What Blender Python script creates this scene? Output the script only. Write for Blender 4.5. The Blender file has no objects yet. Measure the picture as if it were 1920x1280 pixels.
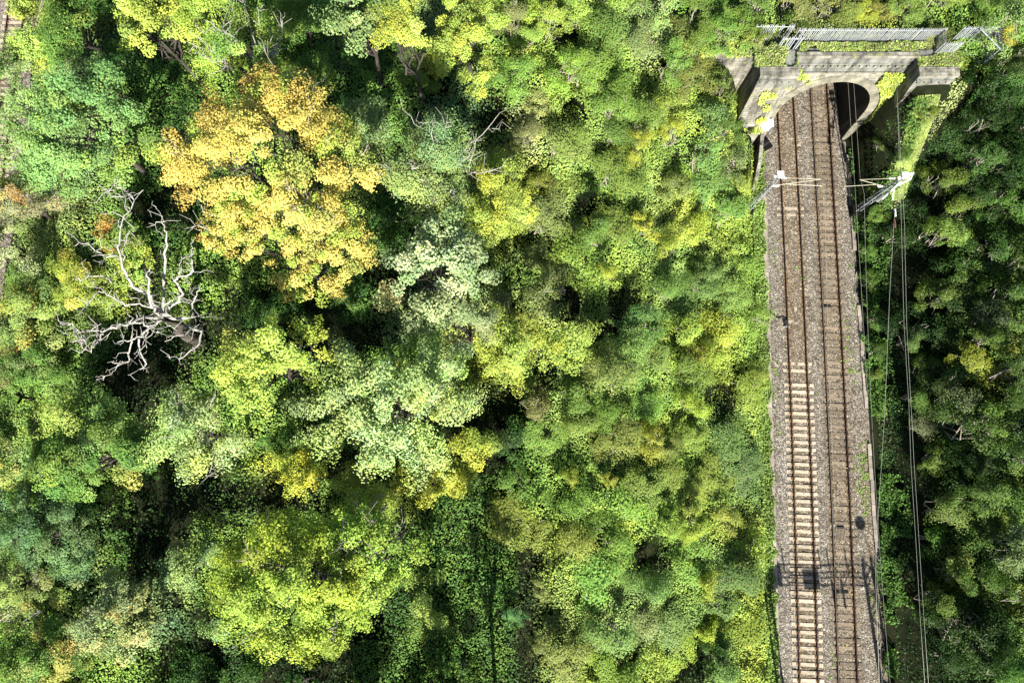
import bpy, math, numpy as np
from math import sin, cos, radians as R, pi
sc = bpy.context.scene
# ------------------------------------------------------------ camera, sky, sun, exposure
TILT, CAMH, FPX = 9.5, 58.5, 1280.0
cam = bpy.data.cameras.new('camera'); camo = bpy.data.objects.new('camera', cam)
sc.collection.objects.link(camo); sc.camera = camo
cam.sensor_width = 36.0; cam.lens = 36.0 * FPX / 1920; cam.clip_start = 1; cam.clip_end = 2000
camo.location = (0, 0, CAMH); camo.rotation_euler = (R(TILT), 0, 0)
SUN_EL, SUN_AZ = 35.0, 5.5            # degrees above the horizon; degrees east of due south
w = bpy.data.worlds.new('World'); sc.world = w; w.use_nodes = True
nt = w.node_tree; bg = nt.nodes['Background']; sky = nt.nodes.new('ShaderNodeTexSky')
sky.sky_type = 'NISHITA'; sky.sun_disc = False; sky.sun_elevation = R(SUN_EL)
sky.sun_rotation = R(180 - SUN_AZ)
nt.links.new(sky.outputs[0], bg.inputs[0]); bg.inputs[1].default_value = 0.05
sl = bpy.data.lights.new('sun', 'SUN'); sl.energy = 5.0; sl.angle = R(0.53); sl.color = (1, .95, .86)
so = bpy.data.objects.new('sun', sl); sc.collection.objects.link(so); so.location = (0, -60, 80)
so.rotation_euler = (R(90 - SUN_EL), 0, R(SUN_AZ))
sc.view_settings.view_transform = 'Standard'; sc.view_settings.look = 'None'
sc.view_settings.exposure = 1.4; sc.view_settings.gamma = 1
sc.render.engine = 'CYCLES'
cy = sc.cycles
cy.max_bounces = 4; cy.diffuse_bounces = 1; cy.glossy_bounces = 1; cy.transmission_bounces = 3; cy.transparent_max_bounces = 4

# ------------------------------------------------------------ helpers
_t = R(TILT); _s, _c = sin(_t), cos(_t)
def at(px, py, z):
    """the point of the place at height z that lies under a pixel of the 1920x1280 photograph"""
    u = (px - 960) / FPX; v = (640 - py) / FPX
    k = (z - CAMH) / (-_c + v * _s)
    return (u * k, (_s + v * _c) * k, z)
def pix(x, y, z):
    F = y * _s - (z - CAMH) * _c; U = y * _c + (z - CAMH) * _s
    return 960 + FPX * x / F, 640 - FPX * U / F
rng = np.random.default_rng(7)
col = sc.collection
def sstep(t):
    t = np.clip(t, 0, 1); return t * t * (3 - 2 * t)
_G = np.random.default_rng(99).random((64, 64))
def vnoise(x, y, s):
    x = np.asarray(x, float) / s + 31.3; y = np.asarray(y, float) / s + 17.7
    xi = np.floor(x).astype(int); yi = np.floor(y).astype(int); fx = sstep(x - xi); fy = sstep(y - yi)
    g = lambda a, b: _G[a % 64, b % 64]
    return (g(xi, yi) * (1 - fx) + g(xi + 1, yi) * fx) * (1 - fy) + (g(xi, yi + 1) * (1 - fx) + g(xi + 1, yi + 1) * fx) * fy

def ground(x, y):
    x = np.asarray(x, float); y = np.asarray(y, float)
    n = (vnoise(x, y, 5) - .5) * 1.1 + (vnoise(x, y, 1.7) - .5) * .35
    xl = 22.0 - .035 * (20 - y) * .6
    dl = np.clip(xl - .5 - x, 0, None)
    left = 8.0 * sstep(dl / 19 + .0) * .45 + np.minimum(dl * .56, 8) * .55 + dl.clip(0, 6) * .09 * sstep((y - 15) / 8)
    left = np.minimum(left * (1 + .25 * sstep((y - 20) / 8)), 9.5)
    near = sstep((y - 21.5) / 5)
    left = np.maximum(left, near * np.minimum(np.minimum(dl * np.where(y > 23.5, 5.5, 2.4), 2.0 + (21.5 - x).clip(0, 30) * 1.25), 8.0) * (x > 0) * sstep((x - 2) / 10))
    north = 10.0
    left = left + (north - left) * sstep((x - 4) / 10) * sstep((y - 30.2) / .6)
    left = left + (8.6 - left) * sstep((y - 30) / 6) * (x < 14)
    left = left * sstep((x + 43.5) / 12)
    dr = np.clip(x - 31.8, 0, None)
    right = 10 * (1 - np.exp(-dr * .085)) * .9 + .0 * y
    ramp = np.clip(9.6 - (28.6 - y) * .95, 0, 9.6) * sstep((x - 30.9) / .5) * (y < 30.4)
    right = np.maximum(right, ramp)
    h = np.where(x < 26, left, right)
    h = np.where(y > 30.4, np.where(x < 14, left, north), h)
    cor = ((x > xl - .5) & (x < 31.0) & (y < 30.4)) | (x < -43.5)
    nn = n * np.clip(h / 1.5, 0, 1)
    return np.where(cor, -.28, np.maximum(h + nn * np.where(y > 29.9, .35, 1), -.28))

def new_mesh(name, V, F, mat, parent=None, attr=None, smooth=False, loc=None):
    """V (n,3); F: array (m,4)/(m,3) or list of index lists"""
    me = bpy.data.meshes.new(name)
    V = np.asarray(V, dtype=np.float32).reshape(-1, 3)
    if isinstance(F, np.ndarray):
        k = F.shape[1]; nf = len(F)
        me.vertices.add(len(V)); me.vertices.foreach_set('co', V.ravel())
        me.loops.add(nf * k); me.loops.foreach_set('vertex_index', F.astype(np.int32).ravel())
        me.polygons.add(nf); me.polygons.foreach_set('loop_start', np.arange(0, nf * k, k, dtype=np.int32))
        me.update(calc_edges=True)
    else:
        me.from_pydata([tuple(v) for v in V], [], F)
    if attr is not None:
        a = me.attributes.new('tint', 'FLOAT_COLOR', 'FACE')
        c = np.ones((len(me.polygons), 4), dtype=np.float32); c[:, :3] = attr
        a.data.foreach_set('color', c.ravel())
    if smooth: me.polygons.foreach_set('use_smooth', np.ones(len(me.polygons), dtype=bool))
    me.materials.append(mat)
    o = bpy.data.objects.new(name, me); col.objects.link(o)
    if parent is not None: o.parent = parent
    if loc is not None: o.location = loc
    return o
def tag(o, label=None, cat=None, group=None, kind=None):
    if label: o['label'] = label
    if cat: o['category'] = cat
    if group: o['group'] = group
    if kind: o['kind'] = kind
    return o
def thing(name, loc, label, cat, group=None, rz=0):
    o = bpy.data.objects.new(name, None); col.objects.link(o); o.location = loc; o.rotation_euler = (0, 0, rz)
    o.empty_display_size = .3
    return tag(o, label, cat, group)

class MB:
    def __init__(s): s.v = []; s.f = []; s.c = []
    def add(s, V, F, c=None):
        n = len(s.v); s.v += [tuple(map(float, v)) for v in V]; s.f += [[i + n for i in f] for f in F]
        s.c += [c or (1, 1, 1)] * len(F); return s
    def box(s, c, d, rz=0, tilt=0, cc=None):
        V = []
        for z in (-1, 1):
            for x, y in ((-1, -1), (1, -1), (1, 1), (-1, 1)):
                px, py, pz = x * d[0] / 2, y * d[1] / 2, z * d[2] / 2
                V.append((c[0] + px * cos(rz) - py * sin(rz), c[1] + px * sin(rz) + py * cos(rz), c[2] + pz))
        return s.add(V, [[3, 2, 1, 0], [4, 5, 6, 7], [0, 1, 5, 4], [1, 2, 6, 5], [2, 3, 7, 6], [3, 0, 4, 7]], cc)
    def tube(s, pts, rad, n=6, cc=None, cap=True):
        pts = np.asarray(pts, float); m = len(pts)
        if np.isscalar(rad): rad = [rad] * m
        V = []; F = []; up = np.array((0, 0, 1.))
        for i in range(m):
            d = pts[min(i + 1, m - 1)] - pts[max(i - 1, 0)]; d /= np.linalg.norm(d) + 1e-9
            a = np.cross(d, up)
            if np.linalg.norm(a) < .05: a = np.cross(d, (0, 1, 0))
            a /= np.linalg.norm(a); b = np.cross(a, d)
            for k in range(n):
                t = 2 * pi * k / n; V.append(pts[i] + rad[i] * (a * cos(t) + b * sin(t)))
        for i in range(m - 1):
            for k in range(n):
                F.append([i * n + k, i * n + (k + 1) % n, (i + 1) * n + (k + 1) % n, (i + 1) * n + k])
        if cap: F += [list(range(n))[::-1], [(m - 1) * n + k for k in range(n)]]
        return s.add(V, F, cc)
    def poly(s, loop, off, cc=None):
        """a flat polygon given a thickness by the vector off"""
        n = len(loop); a = [np.array(p, float) for p in loop]; V = a + [p + np.array(off) for p in a]
        F = [list(range(n)), list(range(n, 2 * n))[::-1]] + [[(i + 1) % n, i, i + n, (i + 1) % n + n] for i in range(n)]
        return s.add(V, F, cc)
    def build(s, name, mat, parent=None, attr=False, smooth=False):
        o = new_mesh(name, s.v, s.f, mat, parent, np.array(s.c) if attr else None, smooth)
        return o

# ------------------------------------------------------------ materials
def mat_new(name):
    m = bpy.data.materials.new(name); m.use_nodes = True; n = m.node_tree
    return m, n, n.nodes['Principled BSDF'], n.nodes['Material Output']
def N(n, t, **k):
    x = n.nodes.new(t)
    for a, b in k.items():
        if a.startswith('i_'): x.inputs[a[2:].replace('_', ' ')].default_value = b
        else: setattr(x, a, b)
    return x
def rough_mat(name, stops, scale=2.0, rough=.9, detail=8, bump=.3, metal=0.0, wave=None, tint=False, fine=None, spec=.3):
    m, n, b, out = mat_new(name)
    tc = N(n, 'ShaderNodeTexCoord'); no = N(n, 'ShaderNodeTexNoise'); no.inputs['Scale'].default_value = scale
    no.inputs['Detail'].default_value = detail; no.inputs['Roughness'].default_value = .65
    n.links.new(tc.outputs['Object'], no.inputs['Vector'])
    cr = N(n, 'ShaderNodeValToRGB'); e = cr.color_ramp.elements
    while len(e) < len(stops): e.new(.5)
    for el, (p, c) in zip(e, stops): el.position = p; el.color = (*c, 1)
    n.links.new(no.outputs['Fac'], cr.inputs[0]); csock = cr.outputs[0]
    if tint:
        at_ = N(n, 'ShaderNodeAttribute', attribute_name='tint'); mx = N(n, 'ShaderNodeMixRGB', blend_type='MULTIPLY')
        mx.inputs[0].default_value = 1; n.links.new(csock, mx.inputs[1]); n.links.new(at_.outputs['Color'], mx.inputs[2]); csock = mx.outputs[0]
    n.links.new(csock, b.inputs['Base Color'])
    b.inputs['Roughness'].default_value = rough; b.inputs['Metallic'].default_value = metal
    b.inputs['Specular IOR Level'].default_value = spec
    if bump:
        n2 = N(n, 'ShaderNodeTexNoise'); n2.inputs['Scale'].default_value = fine or scale * 6; n2.inputs['Detail'].default_value = 6
        n.links.new(tc.outputs['Object'], n2.inputs['Vector'])
        bp = N(n, 'ShaderNodeBump'); bp.inputs['Strength'].default_value = bump; bp.inputs['Distance'].default_value = .04
        n.links.new(n2.outputs['Fac'], bp.inputs['Height']); n.links.new(bp.outputs[0], b.inputs['Normal'])
    return m

def leaf_material():
    m, n, b, out = mat_new('leaf'); n.nodes.remove(b)
    a = N(n, 'ShaderNodeAttribute', attribute_name='tint'); oi = N(n, 'ShaderNodeObjectInfo')
    mx = N(n, 'ShaderNodeMixRGB', blend_type='MULTIPLY'); mx.inputs[0].default_value = 1
    n.links.new(a.outputs['Color'], mx.inputs[1]); n.links.new(oi.outputs['Color'], mx.inputs[2])
    d = N(n, 'ShaderNodeBsdfDiffuse'); t = N(n, 'ShaderNodeBsdfTranslucent'); g = N(n, 'ShaderNodeBsdfGlossy')
    tm = N(n, 'ShaderNodeMixRGB', blend_type='MULTIPLY'); tm.inputs[0].default_value = 1; tm.inputs[2].default_value = (1.0, 1.15, .45, 1)
    n.links.new(mx.outputs[0], tm.inputs[1]); n.links.new(mx.outputs[0], d.inputs[0]); n.links.new(tm.outputs[0], t.inputs[0])
    g.inputs['Roughness'].default_value = .5; g.inputs[0].default_value = (.8, .8, .7, 1)
    m1 = N(n, 'ShaderNodeMixShader'); m1.inputs[0].default_value = .24; n.links.new(d.outputs[0], m1.inputs[1]); n.links.new(t.outputs[0], m1.inputs[2])
    m2 = N(n, 'ShaderNodeMixShader'); m2.inputs[0].default_value = .012; n.links.new(m1.outputs[0], m2.inputs[1]); n.links.new(g.outputs[0], m2.inputs[2])
    n.links.new(m2.outputs[0], out.inputs[0]); return m
LEAF = leaf_material()

def ballast_material():
    m, n, b, out = mat_new('ballast')
    tc = N(n, 'ShaderNodeTexCoord'); vo = N(n, 'ShaderNodeTexVoronoi'); vo.inputs['Scale'].default_value = 10.5
    v3 = N(n, 'ShaderNodeTexVoronoi'); v3.inputs['Scale'].default_value = 22
    n.links.new(tc.outputs['Object'], vo.inputs['Vector']); n.links.new(tc.outputs['Object'], v3.inputs['Vector'])
    hs = N(n, 'ShaderNodeSeparateColor'); n.links.new(vo.outputs['Color'], hs.inputs[0])
    h3 = N(n, 'ShaderNodeSeparateColor'); n.links.new(v3.outputs['Color'], h3.inputs[0])
    ad = N(n, 'ShaderNodeMath', operation='MULTIPLY_ADD'); ad.inputs[1].default_value = .5
    hf = N(n, 'ShaderNodeMath', operation='MULTIPLY'); hf.inputs[1].default_value = .5
    n.links.new(hs.outputs[0], ad.inputs[0]); n.links.new(h3.outputs[1], hf.inputs[0]); n.links.new(hf.outputs[0], ad.inputs[2])
    cr = N(n, 'ShaderNodeValToRGB'); e = cr.color_ramp.elements; e.new(.5); e.new(.8)
    for el, (p, c) in zip(e, ((.1, (.035, .033, .03)), (.42, (.125, .112, .094)), (.66, (.225, .203, .168)), (.92, (.52, .50, .46)))): el.position = p; el.color = (*c, 1)
    n.links.new(ad.outputs[0], cr.inputs[0])
    a = N(n, 'ShaderNodeAttribute', attribute_name='tint')
    mx = N(n, 'ShaderNodeMixRGB', blend_type='MULTIPLY'); mx.inputs[0].default_value = 1
    n.links.new(cr.outputs[0], mx.inputs[1]); n.links.new(a.outputs['Color'], mx.inputs[2])
    no = N(n, 'ShaderNodeTexNoise'); no.inputs['Scale'].default_value = .9; no.inputs['Detail'].default_value = 7
    n.links.new(tc.outputs['Object'], no.inputs['Vector'])
    c2 = N(n, 'ShaderNodeValToRGB'); c2.color_ramp.elements[0].position = .3; c2.color_ramp.elements[0].color = (.74, .70, .64, 1)
    c2.color_ramp.elements[1].position = .7; c2.color_ramp.elements[1].color = (1.12, 1.1, 1.06, 1); n.links.new(no.outputs['Fac'], c2.inputs[0])
    m3 = N(n, 'ShaderNodeMixRGB', blend_type='MULTIPLY'); m3.inputs[0].default_value = 1
    n.links.new(mx.outputs[0], m3.inputs[1]); n.links.new(c2.outputs[0], m3.inputs[2]); n.links.new(m3.outputs[0], b.inputs['Base Color'])
    b.inputs['Roughness'].default_value = .95; b.inputs['Specular IOR Level'].default_value = .2
    bp = N(n, 'ShaderNodeBump'); bp.inputs['Strength'].default_value = .9; bp.inputs['Distance'].default_value = .05; bp.invert = True
    n.links.new(vo.outputs['Distance'], bp.inputs['Height']); n.links.new(bp.outputs[0], b.inputs['Normal'])
    return m
BALLAST = ballast_material()

def stone_material(name, base, mortar, moss=.5, bw=.55, bh=.28):
    m, n, b, out = mat_new(name)
    tc = N(n, 'ShaderNodeTexCoord'); sp = N(n, 'ShaderNodeSeparateXYZ'); n.links.new(tc.outputs['Object'], sp.inputs[0])
    su = N(n, 'ShaderNodeMath', operation='ADD'); n.links.new(sp.outputs[0], su.inputs[0]); n.links.new(sp.outputs[1], su.inputs[1])
    ge = N(n, 'ShaderNodeNewGeometry'); gs = N(n, 'ShaderNodeSeparateXYZ'); n.links.new(ge.outputs['Normal'], gs.inputs[0])
    gt = N(n, 'ShaderNodeMath', operation='GREATER_THAN'); gt.inputs[1].default_value = .7; n.links.new(gs.outputs[2], gt.inputs[0])
    c1 = N(n, 'ShaderNodeCombineXYZ'); n.links.new(su.outputs[0], c1.inputs[0]); n.links.new(sp.outputs[2], c1.inputs[1])
    c2 = N(n, 'ShaderNodeCombineXYZ'); n.links.new(sp.outputs[0], c2.inputs[0]); n.links.new(sp.outputs[1], c2.inputs[1])
    cb = N(n, 'ShaderNodeMixRGB'); n.links.new(gt.outputs[0], cb.inputs[0]); n.links.new(c1.outputs[0], cb.inputs[1]); n.links.new(c2.outputs[0], cb.inputs[2])
    br = N(n, 'ShaderNodeTexBrick'); br.inputs['Scale'].default_value = 1; br.inputs['Brick Width'].default_value = bw; br.inputs['Row Height'].default_value = bh
    br.inputs['Mortar Size'].default_value = .018; br.inputs['Color1'].default_value = (*base, 1); br.inputs['Color2'].default_value = (*[c * .72 for c in base], 1)
    br.inputs['Mortar'].default_value = (*mortar, 1); n.links.new(cb.outputs[0], br.inputs['Vector'])
    no = N(n, 'ShaderNodeTexNoise'); no.inputs['Scale'].default_value = .8; no.inputs['Detail'].default_value = 9; no.inputs['Roughness'].default_value = .7
    n.links.new(tc.outputs['Object'], no.inputs['Vector'])
    cr = N(n, 'ShaderNodeValToRGB'); cr.color_ramp.elements[0].position = .33; cr.color_ramp.elements[0].color = (.5, .5, .48, 1)
    cr.color_ramp.elements[1].position = .62; cr.color_ramp.elements[1].color = (1.12, 1.1, 1.04, 1); n.links.new(no.outputs['Fac'], cr.inputs[0])
    mx = N(n, 'ShaderNodeMixRGB', blend_type='MULTIPLY'); mx.inputs[0].default_value = 1
    n.links.new(br.outputs['Color'], mx.inputs[1]); n.links.new(cr.outputs[0], mx.inputs[2])
    mp = N(n, 'ShaderNodeMapping'); mp.inputs['Scale'].default_value = (2.2, 2.2, .28); n.links.new(tc.outputs['Object'], mp.inputs['Vector'])
    ns = N(n, 'ShaderNodeTexNoise'); ns.inputs['Scale'].default_value = 1.0; ns.inputs['Detail'].default_value = 6; n.links.new(mp.outputs[0], ns.inputs['Vector'])
    cs = N(n, 'ShaderNodeValToRGB'); cs.color_ramp.elements[0].position = .36; cs.color_ramp.elements[0].color = (.48, .47, .44, 1)
    cs.color_ramp.elements[1].position = .56; cs.color_ramp.elements[1].color = (1.18, 1.17, 1.14, 1); n.links.new(ns.outputs['Fac'], cs.inputs[0])
    ms = N(n, 'ShaderNodeMixRGB', blend_type='MULTIPLY'); ms.inputs[0].default_value = 1; n.links.new(mx.outputs[0], ms.inputs[1]); n.links.new(cs.outputs[0], ms.inputs[2]); mx = ms
    n3 = N(n, 'ShaderNodeTexNoise'); n3.inputs['Scale'].default_value = 1.7; n3.inputs['Detail'].default_value = 8; n3.inputs['Roughness'].default_value = .75
    n.links.new(tc.outputs['Object'], n3.inputs['Vector'])
    c3 = N(n, 'ShaderNodeValToRGB'); c3.color_ramp.elements[0].position = .56; c3.color_ramp.elements[1].position = .64
    c3.color_ramp.elements[0].color = (0, 0, 0, 1); c3.color_ramp.elements[1].color = (moss, moss, moss, 1); n.links.new(n3.outputs['Fac'], c3.inputs[0])
    mm = N(n, 'ShaderNodeMixRGB'); n.links.new(c3.outputs[0], mm.inputs[0]); n.links.new(mx.outputs[0], mm.inputs[1]); mm.inputs[2].default_value = (.24, .28, .08, 1)
    n.links.new(mm.outputs[0], b.inputs['Base Color']); b.inputs['Roughness'].default_value = .92; b.inputs['Specular IOR Level'].default_value = .2
    bp = N(n, 'ShaderNodeBump'); bp.inputs['Strength'].default_value = .4; bp.inputs['Distance'].default_value = .03
    n.links.new(no.outputs['Fac'], bp.inputs['Height']); n.links.new(bp.outputs[0], b.inputs['Normal'])
    return m
STONE = stone_material('weathered_stone', (.275, .268, .245), (.11, .105, .095), .7)
COPE = stone_material('dark_coping_stone', (.20, .21, .205), (.10, .10, .095), .3, 1.6, .8)
SHADE_STONE = stone_material('shade_dark_stone', (.075, .075, .068), (.04, .04, .036), .35)  # near-black stone paints in the shade on the curved wall's face
RINGM = rough_mat('arch_stone', [(.3, (.10, .10, .078)), (.7, (.27, .26, .205))], 1.5, tint=True)
LINING = rough_mat('sooty_brick', [(.3, (.02, .019, .018)), (.7, (.05, .046, .042))], 1.2)
SOIL = rough_mat('soil', [(.3, (.006, .008, .004)), (.5, (.012, .016, .007)), (.7, (.026, .024, .013))], .8, bump=.6, spec=.03)
def own_tone(m, lo, hi):
    n = m.node_tree; b = n.nodes['Principled BSDF']; src = b.inputs['Base Color'].links[0].from_socket; oi = N(n, 'ShaderNodeObjectInfo')
    mr_ = N(n, 'ShaderNodeMapRange'); mr_.inputs[3].default_value = lo; mr_.inputs[4].default_value = hi; n.links.new(oi.outputs['Random'], mr_.inputs[0])
    mx = N(n, 'ShaderNodeMixRGB', blend_type='MULTIPLY'); mx.inputs[0].default_value = 1; n.links.new(src, mx.inputs[1]); n.links.new(mr_.outputs[0], mx.inputs[2]); n.links.new(mx.outputs[0], b.inputs['Base Color'])
    return m
CONC = rough_mat('concrete_sleeper', [(.3, (.30, .245, .17)), (.7, (.60, .53, .41))], 3, tint=True, bump=.2)
WOODS = rough_mat('brown_sleeper', [(.3, (.12, .095, .065)), (.7, (.27, .22, .16))], 4, tint=True, bump=.3)
own_tone(CONC, .68, 1.05); own_tone(WOODS, .6, 1.15)
TROUGH = rough_mat('trough_concrete', [(.3, (.20, .175, .15)), (.7, (.40, .36, .32))], 1.5, tint=True)
RUST_SHADE = rough_mat('rusty_steel_shade', [(.3, (.014, .010, .009)), (.7, (.045, .028, .022))], 5, rough=.75)  # rust, taken near black to paint in the unlit rail sides
m, n_, b_, _o = mat_new('rail_steel'); b_.inputs['Base Color'].default_value = (.34, .47, .60, 1); b_.inputs['Metallic'].default_value = .6; b_.inputs['Roughness'].default_value = .32  # blue base colour imitates sky reflected in the rail head
RAILTOP = m
GALV = rough_mat('galvanised_steel', [(.3, (.24, .26, .28)), (.7, (.42, .45, .48))], 3, rough=.5, metal=.15, bump=.05)
GALVD = rough_mat('dull_steel', [(.3, (.16, .17, .17)), (.7, (.34, .35, .34))], 3, rough=.6, metal=.2, bump=.1)
WHITE = rough_mat('white_paint', [(.3, (.72, .74, .75)), (.7, (.84, .85, .85))], 2, rough=.5, bump=.05)
CERAM = rough_mat('brown_ceramic', [(.3, (.12, .06, .04)), (.7, (.2, .11, .08))], 6, rough=.3, bump=0)
BLACK = rough_mat('black_rubber', [(.3, (.015, .015, .015)), (.7, (.035, .033, .03))], 6, rough=.7)
WIRE = rough_mat('copper_wire', [(.3, (.38, .40, .33)), (.7, (.5, .52, .44))], 2, rough=.5, bump=0)
YWIRE = rough_mat('cantilever_tube', [(.3, (.42, .39, .28)), (.7, (.55, .52, .4))], 2, rough=.5, bump=0)
BARKP = rough_mat('pale_bark', [(.3, (.19, .18, .15)), (.7, (.44, .42, .37))], 1.6, rough=.9, bump=.5)
BONE = rough_mat('bleached_wood', [(.3, (.17, .16, .14)), (.48, (.36, .345, .31)), (.7, (.56, .54, .50))], 2.4, rough=.9, bump=.6)
BARK = rough_mat('bark', [(.3, (.03, .026, .022)), (.7, (.085, .073, .06))], 2.2, rough=.95, bump=.6)
BARKG = rough_mat('grey_bark', [(.3, (.18, .16, .125)), (.7, (.38, .35, .29))], 2.2, rough=.95, bump=.6)

# ------------------------------------------------------------ terrain
def axis(lo, hi, step, far):
    a = list(np.arange(lo, hi + 1e-6, step)); o = []
    d = step
    x = lo
    while x > -far: d *= 1.5; x -= d; o.append(x)
    o = o[::-1]; x = hi; d = step; e = []
    while x < far: d *= 1.5; x += d; e.append(x)
    return np.array(o + a + e)
def build_terrain():
    xs = axis(-54, 54, .5, 420); ys = axis(-24, 48, .45, 420)
    X, Y = np.meshgrid(xs, ys); Z = ground(np.clip(X, -60, 60), np.clip(Y, -30, 55))
    V = np.stack([X, Y, Z], -1).reshape(-1, 3); nx = len(xs); F = []
    for j in range(len(ys) - 1):
        i = np.arange(nx - 1); q = np.stack([j * nx + i, j * nx + i + 1, (j + 1) * nx + i + 1, (j + 1) * nx + i], 1)
        z = V[q][:, :, 2]; x = V[q][:, :, 0]
        keep = ~((z.max(1) - z.min(1) > 2.2) & (x.min(1) > 18.9) & (x.max(1) < 36) & (ys[j] < 32) & (ys[j] > 29))
        F.append(q[keep])
    o = new_mesh('ground', V, np.concatenate(F), SOIL, smooth=True); o['kind'] = 'structure'
build_terrain()

# ------------------------------------------------------------ the two tracks
cl = np.poly1d(np.polyfit([31, 22.1, 9.9, .2, -8.6, -18.1], [25.22, 24.95, 24.77, 24.47, 24.14, 23.75], 2))
crr = np.poly1d(np.polyfit([31, 22.1, 9.9, .2, -8.6, -18.1], [28.4, 28.05, 27.93, 27.6, 27.28, 26.9], 2))
def build_ballast(name, x0f, x1f, y0, y1, centres, z0=-.02):
    ys = np.arange(y0, y1, .22); nx = 64
    X = np.array([np.linspace(x0f(y), x1f(y), nx) for y in ys]); Y = np.repeat(ys[:, None], nx, 1)
    lump = (vnoise(X * 1.0, Y * 1.0, .32) - .5) * .05 + (vnoise(X, Y, 1.6) - .5) * .05
    Z = z0 + lump
    edge = np.minimum(X - X[:, :1], X[:, -1:] - X); Z = Z - np.clip(.55 - edge, 0, 1) * .45
    T = np.ones(X.shape + (3,))
    for c in centres:
        d = np.abs(X - np.array([c(y) for y in ys])[:, None])
        st = np.clip(1 - np.abs(d - .55) / .8, 0, 1) * (.55 + .45 * vnoise(X, Y, 4))
        T *= 1 - st[..., None] * np.array((.12, .28, .46))
        Z += np.where(d < 1.25, -.008, 0.025 * np.exp(-((d - 1.6) / .3) ** 2))
    if len(centres) == 2:
        dm = np.abs(X - (centres[0](0) * 0 + np.array([(centres[0](y) + centres[1](y)) / 2 for y in ys])[:, None]))
        lowy = sstep((8 - Y) / 10)
        T *= 1 + (.16 * np.clip(1 - np.abs(X - np.array([x0f(y) + 1.15 for y in ys])[:, None]) / .9, 0, 1) * lowy)[..., None] * np.array((.9, 1., 1.25))
        # the old bed on the shady side is browner
        T *= 1 - (.16 * sstep((X - 28.6) / 1.0) * sstep((6 - Y) / 8))[..., None] * np.array((.3, .6, 1.1))
    V = np.stack([X, Y, Z], -1).reshape(-1, 3); j, i = np.meshgrid(np.arange(len(ys) - 1), np.arange(nx - 1), indexing='ij')
    a = (j * nx + i).ravel(); F = np.stack([a, a + 1, a + nx + 1, a + nx], 1)
    fc = T[:-1, :-1].reshape(-1, 3)
    o = new_mesh(name, V, F, BALLAST, attr=fc, smooth=True); return tag(o, kind='structure')
xl_f = lambda y: 21.95 + .033 * (y - 5) if y < 28 else 22.75
xr_f = lambda y: 30.5 + .012 * y if y < 28.4 else 30.35
build_ballast('ballast_bed', xl_f, xr_f, -24, 62, (cl, crr))
build_ballast('ballast_bed', lambda y: -52, lambda y: -44.6 + .4 * sin(y * .3), -24, 62, (lambda y: -46.8, lambda y: -50.1))

def railway_track(c, ys, label, smat, dz, gl, light):
    t = thing('railway_track', (c(ys[0]), ys[0], 0), label, 'railway track', 'railway tracks')
    bx, by = c(ys[0]), ys[0]
    for s in (-1, 1):
        mb = MB(); pts = np.arange(ys[0], ys[1] + .1, 1.0)
        prof = [(-.07, 0), (.07, 0), (.07, .015), (.012, .03), (.012, .115), (.036, .12), (.036, .155), (-.036, .155), (-.036, .12), (-.012, .115), (-.012, .03), (-.07, .015)]
        V = []; F = []; n = len(prof)
        for y in pts:
            dx = (c(y + .5) - c(y - .5)); nx, ny = cos(math.atan(dx)), -sin(math.atan(dx))
            for u, z in prof: V.append((c(y) - bx + (s * .753 + u) * nx, y - by + (s * .753 + u) * ny, z + .0))
        for i in range(len(pts) - 1):
            for k in range(n): F.append([i * n + k, i * n + (k + 1) % n, (i + 1) * n + (k + 1) % n, (i + 1) * n + k])
        F += [list(range(n))[::-1], [(len(pts) - 1) * n + k for k in range(n)]]
        r = new_mesh('rail', V, F, RUST_SHADE, t); r.data.materials.append(RAILTOP)
        for fi, p in enumerate(r.data.polygons):
            if p.normal.z > .9 and p.center.z > .14: p.material_index = 1
    mb = MB(); mb.box((0, 0, -.105), (2.5, .27, .2))
    for s in (-1, 1):
        mb.box((s * .753, 0, .0), (.34, .20, .03), cc=(.55, .35, .25)); 
        for q in (-.11, .11): mb.box((s * .753 + q, 0, .025), (.05, .1, .05), cc=(.4, .28, .2))
    base = None; y = ys[0] + .3; k = 0; rr = np.random.default_rng(int(abs(bx * 10)))
    while y < ys[1] and k < 100:
        if base is None: o = mb.build('sleeper', smat, t, attr=True); base = o
        else: o = base.copy(); col.objects.link(o); o.parent = t
        v = light(y)
        o.location = (c(y) - bx + rr.normal(0, .02), y - by, dz(y) + rr.normal(0, .008)); o.rotation_euler = (rr.normal(0, .01), 0, -math.atan(c(y + .5) - c(y - .5)) + rr.normal(0, .008))
        y += gl * (1 + rr.normal(0, .01)); k += 1
    return t
railway_track(cl, (-20.5, 40), 'track with pale concrete sleepers, the one beside the sunlit bank', CONC,
              lambda y: .022 if y < 6.2 else (-.018 if (y % 7) < .9 else -.052), .61, lambda y: 1)
railway_track(crr, (-20.5, 40), 'track with dull brown sleepers, the one on the shaded bank side', WOODS,
              lambda y: .006 if y > 14 and y < 24 else (-.008 if int(y * 3) % 4 else .012), .61, lambda y: 1)
railway_track(lambda y: -46.8, (10, 62), 'separate grey track mostly hidden under the trees', CONC, lambda y: .012, .61, lambda y: 1)

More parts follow.
